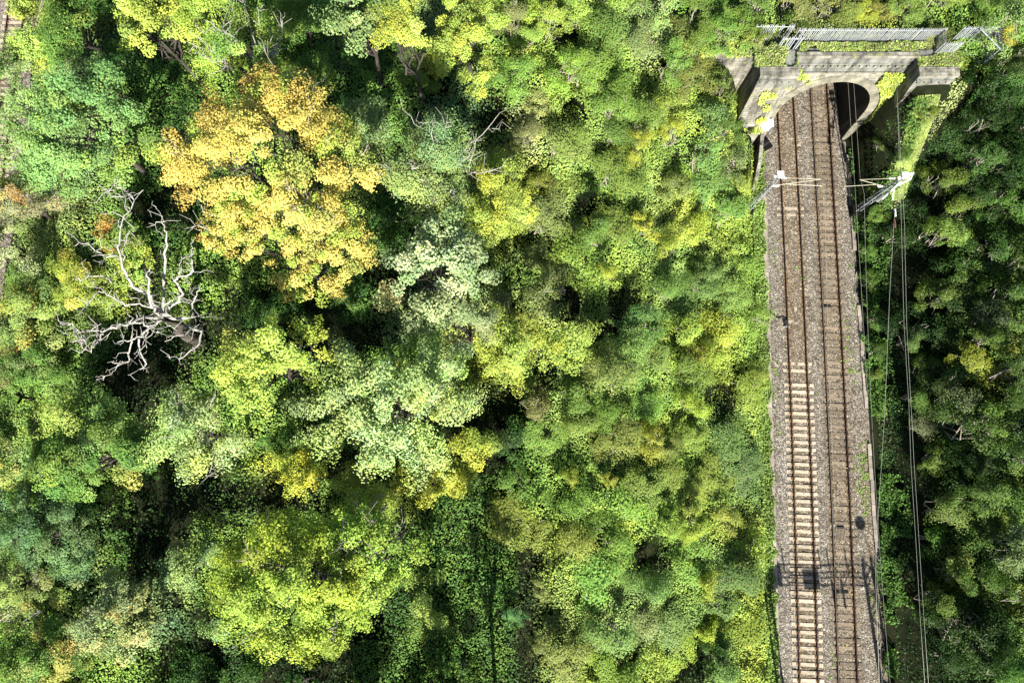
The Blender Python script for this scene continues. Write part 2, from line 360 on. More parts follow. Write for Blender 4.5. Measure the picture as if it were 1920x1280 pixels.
def strip(name, label, cat, f, y0, y1, wd, z, mat, seg=1.0, group=None, wob=.03, skip=lambda y: False):
    t = thing(name, (f(y0), y0, 0), label, cat, group); mb = MB(); y = y0; rr = np.random.default_rng(int(y0 * 7 + 300))
    while y < y1:
        if not skip(y):
            v = rr.uniform(.7, 1.1)
            mb.box((f(y) - f(y0) + rr.normal(0, wob), y - y0 + seg / 2, z), (wd, seg - .03, .12), rz=-math.atan((f(y + 1) - f(y))) + rr.normal(0, .015), cc=(v, v * .97, v * .93))
        elif mb.f: mb.build('trough_lid', mat, t, attr=True); mb = MB()
        y += seg
    if mb.f: mb.build('trough_lid', mat, t, attr=True)
    return t
strip('cable_trough', 'pinkish concrete cable trough along the foot of the sunlit bank', 'cable trough', lambda y: xl_f(y) + .12, -23, 24, .42, .0, TROUGH, skip=lambda y: 3 < y < 14 and vnoise(y, 0, 3) > .5)
strip('cable_trough', 'weathered cable trough beside the shaded bank, broken in places', 'cable trough', lambda y: xr_f(y) - .25, -23, 27, .30, -.01, TROUGH, skip=lambda y: vnoise(y, 9, 2.5) > .62)

def cable(name, label, pts, r, mat, cat='cable', n=6, group=None):
    p0 = np.array(pts[0]); mb = MB(); mb.tube([np.array(p) - p0 for p in pts], r, n)
    o = mb.build(name, mat, None, smooth=True); o.location = tuple(p0); return tag(o, label, cat, group)
cable('cable', 'black cable curving from the sunlit bank to the pale track', [at(1443, 585, .1), at(1452, 592, .09), at(1460, 597, .08), at(1470, 596, .12), at(1474, 600, .12)], .045, BLACK)
t = thing('lubricator', at(1473, 606, 0), 'small black rail box clamped beside the pale track', 'rail box')
mb = MB(); mb.box((0, 0, .12), (.25, .5, .16)); mb.box((-.15, .1, .1), (.15, .2, .12)); mb.build('housing', BLACK, t)
mb = MB(); mb.box((0, -.32, .06), (.5, .08, .05)); mb.build('bracket', GALV, t)
for (px, py, lb) in ((1553, 587, 'dark plate between the rails of the brown track, opposite the black cable'), (1577, 1002, 'slotted plate between the rails of the brown track, next to the disc shadow')):
    x, y, z = at(px, py, .05); t = thing('track_plate', (x, y, 0), lb, 'track plate', 'plates between the rails')
    mb = MB(); mb.box((0, 0, .03), (.75, 1.0, .05), cc=(1, 1, 1)); mb.build('plate', WOODS, t, attr=True)
    mb = MB()
    for k in range(6): mb.box((-.3 + k * .12, 0, .065), (.035, .9, .02))
    mb.build('slot', RUST_SHADE, t); mb = MB(); mb.box((0, .58, .05), (.7, .12, .07)); mb.build('edge_bar', BLACK, t)

# ------------------------------------------------------------ tunnel portal
B = .13; Y0 = 28.68; ACX = 26.55
def py_(z, off=0): return Y0 + B * z + off
def arch_pts(a, c, zc, base=.12, n=26):
    P = [(ACX - a * .955, -.3), (ACX - a * .985, zc * .5), ]
    for k in range(n + 1):
        th = pi - pi * k / n; P.append((ACX + a * cos(th), zc + c * sin(th)))
    P += [(ACX + a * .985, zc * .5), (ACX + a * .955, -.3)]; return P
IN = arch_pts(3.72, 3.9, 3.9); OUT = arch_pts(4.42, 4.62, 3.9)
portal = thing('tunnel_portal', (26.5, 28.7, 0), 'stone railway tunnel mouth under the hillside with a dark parapet', 'tunnel portal')
def pw(x, y, z): return (x - 26.5, y - 28.7, z)
def face_loop(loop, off): return [pw(x, py_(z, off), z) for x, z in loop]
ZT = 8.9
mb = MB(); mb.poly(face_loop([(21.7, -.3)] + IN + [(32.2, -.3), (31.9, ZT), (21.7, ZT)], 0), (0, 1.0, 0)); mb.build('face_wall', STONE, portal)
# voussoir ring, a little proud of the wall
mb = MB(); rr = np.random.default_rng(4)
for i in range(len(IN) - 1):
    v = rr.uniform(.65, 1.15)
    g = .06 if 2 <= i < len(IN) - 3 else 0
    q = [IN[i], IN[i + 1], OUT[i + 1], OUT[i]]
    mb.poly([pw(x, py_(z, -.07), z) for x, z in q][::-1], (0, .3, 0), cc=(v, v * .98, v * .94))
mb.build('arch_ring', RINGM, portal, attr=True)
# lining, running into the hill
mb = MB(); V = []; F = []; n = len(IN); L = [0, .9, 6, 14, 24, 34]
for d in L:
    for x, z in IN: V.append(pw(x, py_(z) * (1 if d == 0 else 0) + (Y0 + d + .9) * (0 if d == 0 else 1) + (.9 if d == 0 else 0) * 0, z))
for k in range(len(L) - 1):
    for i in range(n - 1): F.append([k * n + i, k * n + i + 1, (k + 1) * n + i + 1, (k + 1) * n + i])
F.append([(len(L) - 1) * n + i for i in range(n)])
mb.add(V, F); mb.build('lining', LINING, portal)
# parapet over the arch and its corbels
def parapet(x0, x1, off, zb, zt, name='parapet'):
    mb = MB(); mb.poly(face_loop([(x0, zb), (x1, zb), (x1, zt - .18), (x0, zt - .18)], off), (0, .75, 0)); p = mb.build(name, COPE, portal)
    mb = MB(); mb.poly([pw(x, py_(z, off - .12), z) for x, z in [(x0 - .05, zt - .18), (x1 + .05, zt - .18), (x1 + .05, zt), (x0 - .05, zt)]], (0, .42, 0)); mb.build('coping', STONE, p)
    # string course
    zc = zb + (zt - zb) * .48; mb = MB()
    mb.poly([pw(x, py_(z, off - .09), z) for x, z in [(x0, zc), (x1, zc), (x1, zc + .14), (x0, zc + .14)]], (0, .10, 0)); mb.build('string_course', COPE, p)
    mb = MB(); x = x0 + .32
    while x < x1 - .15:
        z = zc - .22; y = py_(z, off - .1); mb.box(pw(x, y + .06, z + .09), (.24, .2, .22)); x += .56
    mb.build('corbel', STONE, p)
    for k in range(1, 4):
        pass
    return p
parapet(21.8, 31.0, .02, ZT - .02, 10.75)
mb = MB(); mb.poly(face_loop([(21.8, ZT - .14), (30.7, ZT - .14), (30.7, ZT), (21.8, ZT)], -.12), (0, .15, 0)); mb.build('ledge', STONE, portal)
# the two blocks standing forward of the arch
for (x0, x1) in ((18.95, 21.75), (31.05, 33.9)):
    xb = x0 + (1.0 if x0 > 25 else 0)
    mb = MB(); mb.poly(face_loop([(xb, -.3), (x1 - (.5 if x0 < 25 else 0), -.3), (x1, 9.3), (x0, 9.3)], -1.55), (0, 2.2, 0)); bl = mb.build('side_block', STONE, portal)
    mb = MB(); mb.poly(face_loop([(x0 - .02, 9.3), (x1 + .02, 9.3), (x1 + .02, 10.55), (x0 - .02, 10.55)], -1.56), (0, 2.2, 0)); mb.build('block_parapet', COPE, bl)
    mb = MB(); mb.poly([pw(x, py_(z, -1.68), z) for x, z in [(x0 - .1, 10.55), (x1 + .1, 10.55), (x1 + .1, 10.75), (x0 - .1, 10.75)]], (0, .75, 0)); mb.build('block_coping', STONE, bl)
    mb = MB(); mb.poly([pw(x, py_(z, -1.68), z) for x, z in [(x0, 10.08), (x1, 10.08), (x1, 10.2), (x0, 10.2)]], (0, .11, 0)); mb.build('string_course', COPE, bl)
    mb = MB(); x = x0 + .25
    while x < x1 - .1: mb.box(pw(x, py_(9.95, -1.6), 9.96), (.24, .2, .2)); x += .56
    mb.build('corbel', STONE, bl)
    mb = MB()
    for px_ in (x0 + .9, x0 + 2.0): mb.box(pw(px_, py_(4.6, -1.56), 4.6 if px_ < x0 + 1.5 else 5.6), (.14, .06, .14))
    mb.build('weep_hole', BLACK, bl)
# wing walls
def wall_run(name, label, pts, th, mat, cope=True):
    """pts: (x, y, zbottom, ztop)"""
    x0, y0 = pts[0][:2]; t = thing(name, (x0, y0, 0), label, 'wall'); mb = MB(); mc = MB()
    for a, b in zip(pts[:-1], pts[1:]):
        d = np.array((b[0] - a[0], b[1] - a[1])); d /= np.linalg.norm(d); nrm = np.array((-d[1], d[0])) * th
        P = []
        for p in (a, b):
            for s in (0, 1): P += [(p[0] - x0 + nrm[0] * s, p[1] - y0 + nrm[1] * s, p[2]), (p[0] - x0 + nrm[0] * s, p[1] - y0 + nrm[1] * s, p[3])]
        mb.add(P, [[0, 1, 5, 4], [2, 6, 7, 3], [1, 3, 7, 5], [0, 2, 3, 1], [4, 5, 7, 6]])
        e = np.array((-d[1], d[0]))
        Q = []
        for p in (a, b):
            for s in (-.12, th + .1): 
                for dz in (.003, .2): Q.append((p[0] - x0 + e[0] * s, p[1] - y0 + e[1] * s, p[3] + dz))
        mc.add(Q, [[0, 1, 5, 4], [2, 6, 7, 3], [1, 3, 7, 5], [0, 2, 3, 1], [4, 5, 7, 6]])
    mb.build('wall', mat, t)
    if cope: mc.build('coping', STONE, t)
    return t
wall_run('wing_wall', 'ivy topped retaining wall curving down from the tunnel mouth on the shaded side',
         [(32.3, 21.0, -.3, .4), (31.7, 22.6, -.3, 1.1), (31.5, 24.2, -.3, 2.2), (31.5, 25.6, -.3, 4.0), (31.6, 27.2, -.3, 6.6)][::-1], .45, SHADE_STONE, cope=False)
wall_run('wing_wall', 'pinkish stone wing wall partly overgrown beside the sunlit end of the portal',
         [(13.2, 30.75, 3.2, 9.6), (16.4, 30.3, 2.5, 10.1), (19.0, 30.0, 1.5, 10.3)], .6, STONE)
t = thing('equipment_cabinet', at(1428, 240, 2.3), 'white topped trackside cabinet at the foot of the portal', 'cabinet')
mb = MB(); mb.box((0, 0, .4), (1.25, .55, .9)); mb.build('body', GALV, t); mb = MB(); mb.box((0, 0, .9), (1.4, .7, .07)); mb.build('lid', WHITE, t)
mb = MB(); mb.box((0, -.285, .4), (.9, .02, .75)); d = mb.build('door', WHITE, t)
wall_run('retaining_wall', 'low pale retaining wall between the arch foot and the sunlit bank', [(22.15, 28.0, -.3, 2.5), (21.95, 25.4, -.3, 1.9), (21.8, 23.6, -.3, .6)], -.3, STONE, cope=False)
t = thing('inspection_cover', at(1433, 274, .03), 'open black culvert slot beside the portal foot', 'drain cover')
mb = MB(); mb.box((0, 0, .05), (1.2, .9, .22), rz=.5); mb.build('slab', TROUGH, t)
mb = MB(); mb.box((.0, .05, .17), (.9, .2, .03), rz=.6); mb.build('slot', BLACK, t)
t = thing('junction_box', at(1632, 374, 0), 'small white round topped box at the foot of the tall mast', 'box')
mb = MB(); mb.tube([(0, 0, 0), (0, 0, .55), (0, 0, .72), (0, 0, .78)], [.22, .22, .16, .03], 12); mb.build('body', WHITE, t, smooth=False)
mb = MB(); mb.tube([(0, 0, -.3), (0, 0, .05)], .28, 12); mb.build('foot', TROUGH, t)

# ------------------------------------------------------------ palisade fences
def fence(label, P, h=2.35, zb=9.75, pale_gap=.155, panel=2.75, drop=0.0, name='palisade_fence'):
    """P plan points; each bay of a leg is a panel with its pales, rails and a post"""
    t = thing(name, (P[0][0], P[0][1], zb), label, 'fence', 'palisade fences above the portal'); ox, oy = P[0]; rr = np.random.default_rng(int(P[0][0] * 10))
    for (ax, ay), (bx, by) in zip(P[:-1], P[1:]):
        L = math.hypot(bx - ax, by - ay); k = max(1, round(L / panel)); a = math.atan2(by - ay, bx - ax)
        for j in range(k):
            sx, sy = ax + (bx - ax) * j / k, ay + (by - ay) * j / k
            pb = MB(); wl = L / k; q = .12
            while q < wl - .05:
                if rr.random() > drop:
                    x, y = sx - ox + q * cos(a), sy - oy + q * sin(a); c, s_ = cos(a) * .034, sin(a) * .034; tx, ty = -sin(a) * .02, cos(a) * .02
                    lean = rr.normal(0, .008)
                    V = []
                    for oo in (-1, 1):
                        for (u, z) in ((-1, .02), (1, .02), (1, h - .08), (0, h + .02), (-1, h - .08)):
                            V.append((x + u * c + oo * tx * .3 + lean * z, y + u * s_ + oo * ty * .3, z))
                    pb.add(V, [[0, 1, 2, 3, 4], [9, 8, 7, 6, 5]] + [[i, i + 5, (i + 1) % 5 + 5, (i + 1) % 5] for i in range(5)])
                q += pale_gap
            pn = pb.build('pale_panel', GALV, t)
            for z in (.35, h - .35):
                rb = MB(); rb.tube([(sx - ox - sin(a) * .05, sy - oy + cos(a) * .05, z), (sx - ox + (bx - ax) / k - sin(a) * .05, sy - oy + (by - ay) / k + cos(a) * .05, z)], .028, 4)
                rb.build('rail', GALV, t)
            pb = MB(); pb.box((sx - ox - sin(a) * .1, sy - oy + cos(a) * .1, h / 2 - .3), (.11, .09, h + .3), rz=a); pb.build('post', GALVD, t)
        pb = MB(); pb.box((bx - ox - sin(a) * .1, by - oy + cos(a) * .1, h / 2 - .3), (.11, .09, h + .3), rz=a); pb.build('post', GALVD, t)
    return t
fence('long light grey palisade fence of six bays above the arch', [(21.6, 31.45), (32.6, 31.45)], panel=1.9)
fence('short overgrown palisade fence with ivy, beyond the sunlit end of the parapet', [(18.4, 31.75), (21.2, 31.75)], drop=.12)
fence('narrow palisade panel standing forward of the others at the sunlit block', [(20.35, 30.75), (21.8, 30.75)], drop=.2)
fence('palisade corner fence by the bare shrub, east of the six bays', [(32.35, 31.4), (32.35, 30.3), (33.7, 30.3)], panel=3)
fence('outermost palisade fence turning a corner beside the yellow bush', [(34.0, 31.6), (36.5, 31.6), (36.5, 29.9)], panel=1.3)
t = thing('gate_frame', (35.0, 31.35, 9.8), 'open bright steel gate frame leaning across the fence corner', 'gate')
for z in (.15, 2.3): mb = MB(); mb.tube([(0, 0, z), (1.25, -1.6, z)], .05, 6); mb.build('rail', GALV, t)
mb = MB(); mb.tube([(0, 0, 0), (0, 0, 2.4)], .05, 6); mb.build('post', GALVD, t)
mb = MB(); mb.tube([(1.25, -1.6, 0), (1.25, -1.6, 2.4)], .03, 6); mb.build('post', GALV, t)

# ------------------------------------------------------------ overhead line
def lattice(mb, base, top, w0, w1, n=9, r=.035, rb=.018):
    base = np.array(base, float); top = np.array(top, float)
    C = []
    for sx, sy in ((-1, -1), (1, -1), (1, 1), (-1, 1)):
        p = [base + (top - base) * k / n + np.array((sx, sy, 0)) * ((w0 + (w1 - w0) * k / n) / 2) for k in range(n + 1)]
        mb.tube([p[0], p[-1]], r, 4); C.append(p)
    for k in range(n):
        for i in range(4):
            a, b = C[i], C[(i + 1) % 4]
            mb.tube([a[k], b[k + 1]] if k % 2 else [b[k], a[k + 1]], rb, 4, cap=False)
def mast(loc, h, label, side, ext=True, arms=((6.9, 0), (5.6, 0)), reach=4.0):
    """side +1: the arms reach towards +x"""
    t = thing('catenary_mast', loc, label, 'catenary mast', 'catenary masts'); mb = MB()
    lattice(mb, (0, 0, -.6), (0, 0, h), .42, .24, 11, .035, .016); mb.build('mast', GALV, t)
    mb = MB(); mb.box((0, 0, .0), (.9, .9, .9)); f = mb.build('footing', TROUGH, t)
    mb = MB(); mb.box((0, 0, h + .03), (.5, .5, .08)); mb.box((0, .0, h - .4), (.75, .12, .12)); mb.build('cap', WHITE, t)
    mb = MB(); x0 = side * .3; xe = side * reach
    mb.tube([(x0, .1, 7.0), (xe * .82, .1, 6.75)], .016, 6); mb.tube([(x0, .1, 5.35), (xe * .86, .1, 6.72)], .022, 6)
    mb.tube([(side * 1.2, .1, 5.75), (xe * 1.02, .1, 5.35)], .02, 6); mb.build('cantilever', YWIRE, t)
    mb = MB()
    for z in (7.0, 5.35):
        for k in range(5): mb.tube([(x0 + side * (.1 + k * .1), .1, z), (x0 + side * (.13 + k * .1), .1, z + (.01 if z > 6 else .05))], .09, 8)
    mb.build('insulator', WHITE, t)
    mb = MB(); mb.tube([(-side * .15, -.3, h - 1.2), (-side * .15, -.3, h - 3.4)], .05, 6)
    for k in range(7): mb.tube([(-side * .15, -.3, h - 3.4 - k * .16), (-side * .15, -.3, h - 3.52 - k * .16)], .17, 8)
    mb.build('balance_weight', GALVD, t)
    return t
ml = at(1465, 328, 8); mr = at(1695, 330, 8)
mast((ml[0] - .1, ml[1], .2), 7.9, 'pale lattice mast rising from the foot of the sunlit bank', 1, reach=4.3)
mR = mast((mr[0] + .05, mr[1], .3), 7.8, 'whitish lattice mast with a wide head beside the shaded bank', -1, reach=3.5)
mb = MB(); mb.box((.35, .15, 7.3), (1.3, .14, .16), rz=.4); mb.tube([(-.2, -.5, 7.0), (.5, -.2, 7.6), (.7, .3, 7.7)], .06, 6); mb.tube([(-.6, -1.0, 5.4), (.2, 0, 7.2)], .06, 6); mb.tube([(-.3, -.7, 6.6), (-.3, -1.4, 6.3)], .05, 6); mb.build('head_bracket', WHITE, mR)
# gantry just outside the picture, whose shadow lies on the tracks
GY = -20.3
t = thing('catenary_gantry', (25.6, GY, 0), 'lattice catenary gantry spanning both tracks, seen by its shadow', 'gantry')
for x in (-3.9, 4.75):
    mb = MB(); lattice(mb, (x, 0, -.3), (x, 0, 8.2), 1.05 if x > 0 else .55, .7 if x > 0 else .5, 10, .11 if x > 0 else .07, .055); mb.build('mast', GALV, t)
mb = MB()
for z in (7.15, 7.85):
    for y in (-.3, .3): mb.tube([(-3.9, y, z), (4.75, y, z)], .06, 4)
for k in range(12):
    x = -3.9 + k * .72
    for y in (-.3, .3): mb.tube([(x, y, 7.15 if k % 2 else 7.85), (x + .72, y, 7.85 if k % 2 else 7.15)], .035, 4)
mb.build('boom', GALV, t)
mb = MB(); mb.box((-3.2, .1, 7.4), (1.5, .5, 1.0)); mb.box((-.05, .1, 7.2), (1.3, .4, .9)); mb.box((2.2, .1, 6.5), (1.3, .15, .12)); mb.build('switch_box', GALVD, t)
for x in (-2.1, .9, 1.6, 3.1):
    mb = MB(); mb.tube([(x, 0, 7.8), (x, 0, 9.0)], .055, 6); mb.build('stub_post', GALVD, t)
for x in (1.6, 2.4):
    mb = MB(); mb.tube([(x, 0, 7.2), (x, 0, 5.7)], .09, 6); mb.build('drop_arm', GALVD, t)
mb = MB(); mb.tube([(5.6, 0, 7.9), (5.3, 0, 8.25), (4.9, 0, 9.9)], .035, 6); dd = mb.build('disc_rod', GALVD, t)
mb = MB(); mb.tube([(4.78, -.02, 10.4), (4.78, .02, 10.4)], .42, 20); d2 = mb.build('disc', GALVD, t); d2.scale = (1, 1, 1)

for i, (cc, nm) in enumerate(((cl, 'pale'), (crr, 'brown'))):
    ys = np.linspace(-23, 45, 40)
    cable('contact_wire', f'thin contact wire low over the {nm} track', [(cc(y), y, 5.3) for y in ys], .008, WIRE, 'wire', 4, 'overhead wires')
    sp = lambda y: 6.75 - 1.0 * (1 - ((2 * ((y + 20) % 41.5) / 41.5) - 1) ** 2) if y < 21.5 else 6.2
    cable('catenary_wire', f'sagging support wire high over the {nm} track', [(cc(y), y, sp(y)) for y in ys], .008, WIRE, 'wire', 4, 'overhead wires')
def wire(label, P, r=.0075):
    pts = [at(*p) for p in P]
    cable('feeder_wire', label, pts, r, WIRE, 'wire', 5, 'wires over the shaded bank')
wire('straight feeder wire running over the shaded bank, inner of the two from the mast head', [(1681, 150, 9.6), (1684, 230, 9), (1690, 420, 7.9), (1695, 608, 7.6), (1704, 756, 7.3), (1708, 870, 7.3), (1717, 1011, 7.5), (1725, 1152, 7.8), (1736, 1310, 8.2)])
wire('straight feeder wire running over the shaded bank, outer of the two from the mast head', [(1681, 150, 9.9), (1689, 300, 8.6), (1696, 420, 8.2), (1700, 608, 7.8), (1708, 756, 7.5), (1714, 870, 7.4), (1723, 1011, 7.6), (1732, 1152, 7.9), (1743, 1310, 8.3)])
wire('angled stay wire sloping from the mast head to the lower cess', [(1683, 352, 7.6), (1679, 393, 7.5), (1676, 420, 7.4), (1668, 554, 7.0), (1659, 773, 6.8), (1654, 850, 6.7), (1647, 960, 6.8), (1641, 1058, 6.9), (1649, 1290, 7.2)], .009)
for px, py, n_ in ((1678, 392, 'upper'), (1677, 412, 'lower')):
    x, y, z = at(px, py, 7.4); mb = MB()
    for k in range(5): mb.tube([(0, -k * .13, 0), (0, -k * .13 - .07, 0)], .08, 8)
    o = mb.build('wire_insulator', WHITE if n_ == 'upper' else CERAM, None); o.location = (x, y, z); tag(o, ('white' if n_ == 'upper' else 'brown') + ' ribbed insulator on the angled stay wire near the mast', 'insulator')
#@@VEG
# ------------------------------------------------------------ vegetation
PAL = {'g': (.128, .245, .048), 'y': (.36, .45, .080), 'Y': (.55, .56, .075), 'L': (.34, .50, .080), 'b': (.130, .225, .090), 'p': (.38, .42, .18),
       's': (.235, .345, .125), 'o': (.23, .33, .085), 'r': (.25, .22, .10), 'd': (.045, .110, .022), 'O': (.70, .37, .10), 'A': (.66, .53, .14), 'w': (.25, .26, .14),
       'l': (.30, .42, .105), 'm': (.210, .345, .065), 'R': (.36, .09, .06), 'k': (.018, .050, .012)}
PAL = {k: np.array(v) for k, v in PAL.items()}

def leaves(P, Nn, L, rg, aspect=.82):
    """kite shaped leaves at P facing Nn with lengths L -> verts (n*4,3), faces (n,4)"""
    n = len(P); Nn = Nn / (np.linalg.norm(Nn, axis=1, keepdims=True) + 1e-9)
    a = rg.normal(size=(n, 3)); a -= (a * Nn).sum(1, keepdims=True) * Nn; a /= np.linalg.norm(a, axis=1, keepdims=True) + 1e-9
    b = np.cross(Nn, a); L = np.asarray(L).reshape(-1, 1)
    V = np.empty((n, 4, 3)); V[:, 0] = P - a * L * .5; V[:, 1] = P + b * L * aspect * .5 - a * L * .08 + Nn * L * .10
    V[:, 2] = P + a * L * .5; V[:, 3] = P - b * L * aspect * .5 - a * L * .08 + Nn * L * .10
    return V.reshape(-1, 3), np.arange(n * 4).reshape(-1, 4)

def unit(rg, n, zmin=-.2):
    d = rg.normal(size=(n * 3 + 8, 3)); d[0, 2] = 3; d /= np.linalg.norm(d, axis=1, keepdims=True); d[0, 2] = abs(d[0, 2]) + .01; d = d[d[:, 2] > zmin]
    while len(d) < n: d = np.concatenate([d, d])
    return d[:n]
def sph(rg, n):
    d = rg.normal(size=(n, 3)); d /= np.linalg.norm(d, axis=1, keepdims=True); return d

def crown_cloud(r, rg, nb=12, tuft=.55, dens=1.0, leaf=.21, pal='g', mix='', mixp=.15, field=None, flat=1.0, ragged=.25, spread=.3, spiky=0):
    """leaf positions, normals, sizes and colours of a crown of half axes r centred on 0: boughs > tufts > leaves"""
    r = np.array(r, float); R0 = r[:2].mean()
    bd = unit(rg, nb, -.15); bd[0] = (0, 0, 1)
    bc = bd * (r * rg.uniform(.42, .80, (nb, 1))); br = R0 * rg.uniform(.34, .50, nb) * (1 + .25 * (nb < 9))
    # tufts on bough surfaces
    nt_ = int(dens * 3.1 * R0 * R0 / (tuft * tuft) * .9)
    leaf = leaf * .54 * rg.uniform(.85, 1.2); elong = rg.uniform(.2, 1.5); tuft = tuft * rg.uniform(.85, 1.12)
    k = rg.choice(nb, nt_, p=br ** 2 / (br ** 2).sum())
    d = unit(rg, nt_, -.35); out = bc[k] / (np.linalg.norm(bc[k], axis=1, keepdims=True) + 1e-6)
    d = d + out * .55 + np.array((0, 0, .25)); d /= np.linalg.norm(d, axis=1, keepdims=True)
    tp = bc[k] + d * br[k, None] * rg.uniform(1 - ragged, 1.06, (nt_, 1)) * np.array((1, 1, flat))
    # drop tufts buried deep inside other boughs
    D = np.linalg.norm((tp[:, None] - bc[None]) / np.array((1, 1, flat)), axis=2) / br[None]
    keep = D.min(1) > .62; tp = tp[keep]; d = d[keep]; k = k[keep]; n = len(tp)
    tr = tuft * rg.uniform(.65, 1.3, n)
    per = np.maximum(6, (26 * (tr / leaf) ** 2 * .44).astype(int)); ix = np.repeat(np.arange(n), per); m = len(ix)
    q = sph(rg, m) * (rg.random((m, 1)) ** .45) * np.array((1, 1, .62))
    if spiky: q = q * (1 + spiky * rg.random((m, 1)))
    P = tp[ix] + q * tr[ix, None] + d[ix] * (q * d[ix]).sum(1, keepdims=True) * elong * tr[ix, None]
    Nn = .6 * d[ix] + .5 * q + np.array((.02, -.22, .42)) + rg.normal(size=(m, 3)) * .32
    Lf = leaf * rg.uniform(.65, 1.3, m)
    # colours: crown, bough, tuft and single leaf each vary
    base = np.tile(PAL[pal[0]], (n, 1))
    if mix:
        ch = rg.random(n) < mixp; mk = rg.integers(0, len(mix), n)
        mc = np.array([PAL[c] for c in mix]); base[ch] = base[ch] * .5 + mc[mk[ch]] * .5
    bt = 1 + rg.normal(0, .13, nb); tt = 1 + rg.normal(0, .14, n)
    hue = 1 + rg.normal(0, .09, (nb, 1)) * np.array((1, .3, -.4)); 
    C = base * (bt[k] * tt)[:, None] * hue[k]
    if field is not None: C = field(tp, C, rg)
    C = C[ix] * (1 + rg.normal(0, .12, (m, 1))); C *= 1 + rg.normal(0, .06, (m, 1)) * np.array((1.2, .2, -1))
    if mix:
        one = rg.random(m) < .025; C[one] = np.array([PAL[c] for c in mix])[rg.integers(0, len(mix), one.sum())]
    return P, Nn, Lf, np.clip(C, .008, .8), bc, br, tp

def foliage_mesh(name, P, Nn, Lf, C, rg, parent=None, mat=None):
    V, F = leaves(P, Nn, Lf, rg); return new_mesh(name, V, F, mat or LEAF, parent, attr=C)

def bend(a, b, rg, k=4, amp=.12):
    a = np.array(a, float); b = np.array(b, float); L = np.linalg.norm(b - a); pts = [a]
    for i in range(1, k): pts.append(a + (b - a) * i / k + rg.normal(0, amp * L / k * 1.2, 3))
    return pts + [b]

def tree(name, label, cat, group, px, py, rx, ry, zt, hc=None, bark=BARK, twigs=0, seed=None, field=None, twigmat=None, limbs_px=None, twig_len=1.6, **kw):
    rg = np.random.default_rng(seed if seed is not None else int(px * 13 + py))
    kap = (CAMH - zt + 2) / FPX * 1.0; zt = zt + (2.2 if zt >= 17 else 0); RX, RY = rx * kap * 1.02, ry * kap * 1.02; hz = hc or .62 * (RX + RY) / 2 + 1.2
    zc = zt - hz; c = np.array(at(px, py, zc)); g = float(ground(c[0], c[1])); g = max(g, -.2)
    t = thing(name, (c[0], c[1], g), label, cat, group)
    P, Nn, Lf, C, bc, br, tp = crown_cloud((RX, RY, hz), rg, field=(lambda tp_, C_, r_: field(tp_ / np.array((RX, RY, hz)), C_, r_)) if field else None, **kw)
    P = P + np.array((0, 0, zc - g)); o = foliage_mesh('crown', P, Nn, Lf, C, rg, t)
    mb = MB(); rt = .10 + .026 * (RX + RY) / 2; fork = np.array((rg.normal(0, .2), rg.normal(0, .2), max((zc - g) * .55, .8)))
    mb.tube([(0, 0, -.4), (0, 0, .3), tuple(fork)], [rt * 1.4, rt, rt * .75], 8)
    bcw = bc + np.array((0, 0, zc - g))
    for i in range(len(bc)):
        pts = bend(fork, bcw[i], rg, 4, .25); rad = np.linspace(rt * .5, rt * .12, len(pts)); mb.tube(pts, rad, 5, cap=False)
        for j in range(4):
            e = bcw[i] + unit(rg, 1, -.2)[0] * br[i] * .95; mb.tube(bend(pts[-2] if j % 2 else bcw[i], e, rg, 3, .3), [rt * .12, rt * .09, rt * .06, .012], 4, cap=False)
    mb.build('trunk', bark, t)
    if twigs:
        wood = twigmat or BARKP
        for j in range(twigs):
            mb = MB(); i = rg.integers(len(bc)); dd = unit(rg, 1, .05)[0] + bc[i] / (np.linalg.norm(bc[i]) + .1) * .8; dd /= np.linalg.norm(dd)
            s0 = bcw[i] + dd * br[i] * .55; e = bcw[i] + dd * (br[i] + twig_len * rg.uniform(.3, 1)); pts = bend(s0, e, rg, 4, .35)
            mb.tube(pts, [.04, .034, .027, .018, .01], 4, cap=False)
            for q in range(3):
                b0 = pts[rg.integers(1, 4)]; mb.tube(bend(b0, b0 + (e - s0) * .35 + rg.normal(0, .4, 3), rg, 3, .3), [.022, .017, .012, .008], 4, cap=False)
            mb.build('bare_branch', wood, t)
        for lim in limbs_px or []:
            mb = MB(); pts = [np.array(at(a, b, z)) - np.array((c[0], c[1], g)) for a, b, z in lim]; m_ = len(pts)
            mb.tube(pts, np.linspace(.045, .016, m_), 5, cap=False)
            for q in range(m_ * 3):
                i = rg.integers(0, m_ - 1); b0 = pts[i] * .5 + pts[i + 1] * .5; mb.tube(bend(b0, b0 + (pts[-1] - pts[0]) * .18 + rg.normal(0, .5, 3), rg, 3, .3), [.024, .019, .013, .008], 4, cap=False)
            mb.build('bare_branch', wood, t)
    return t

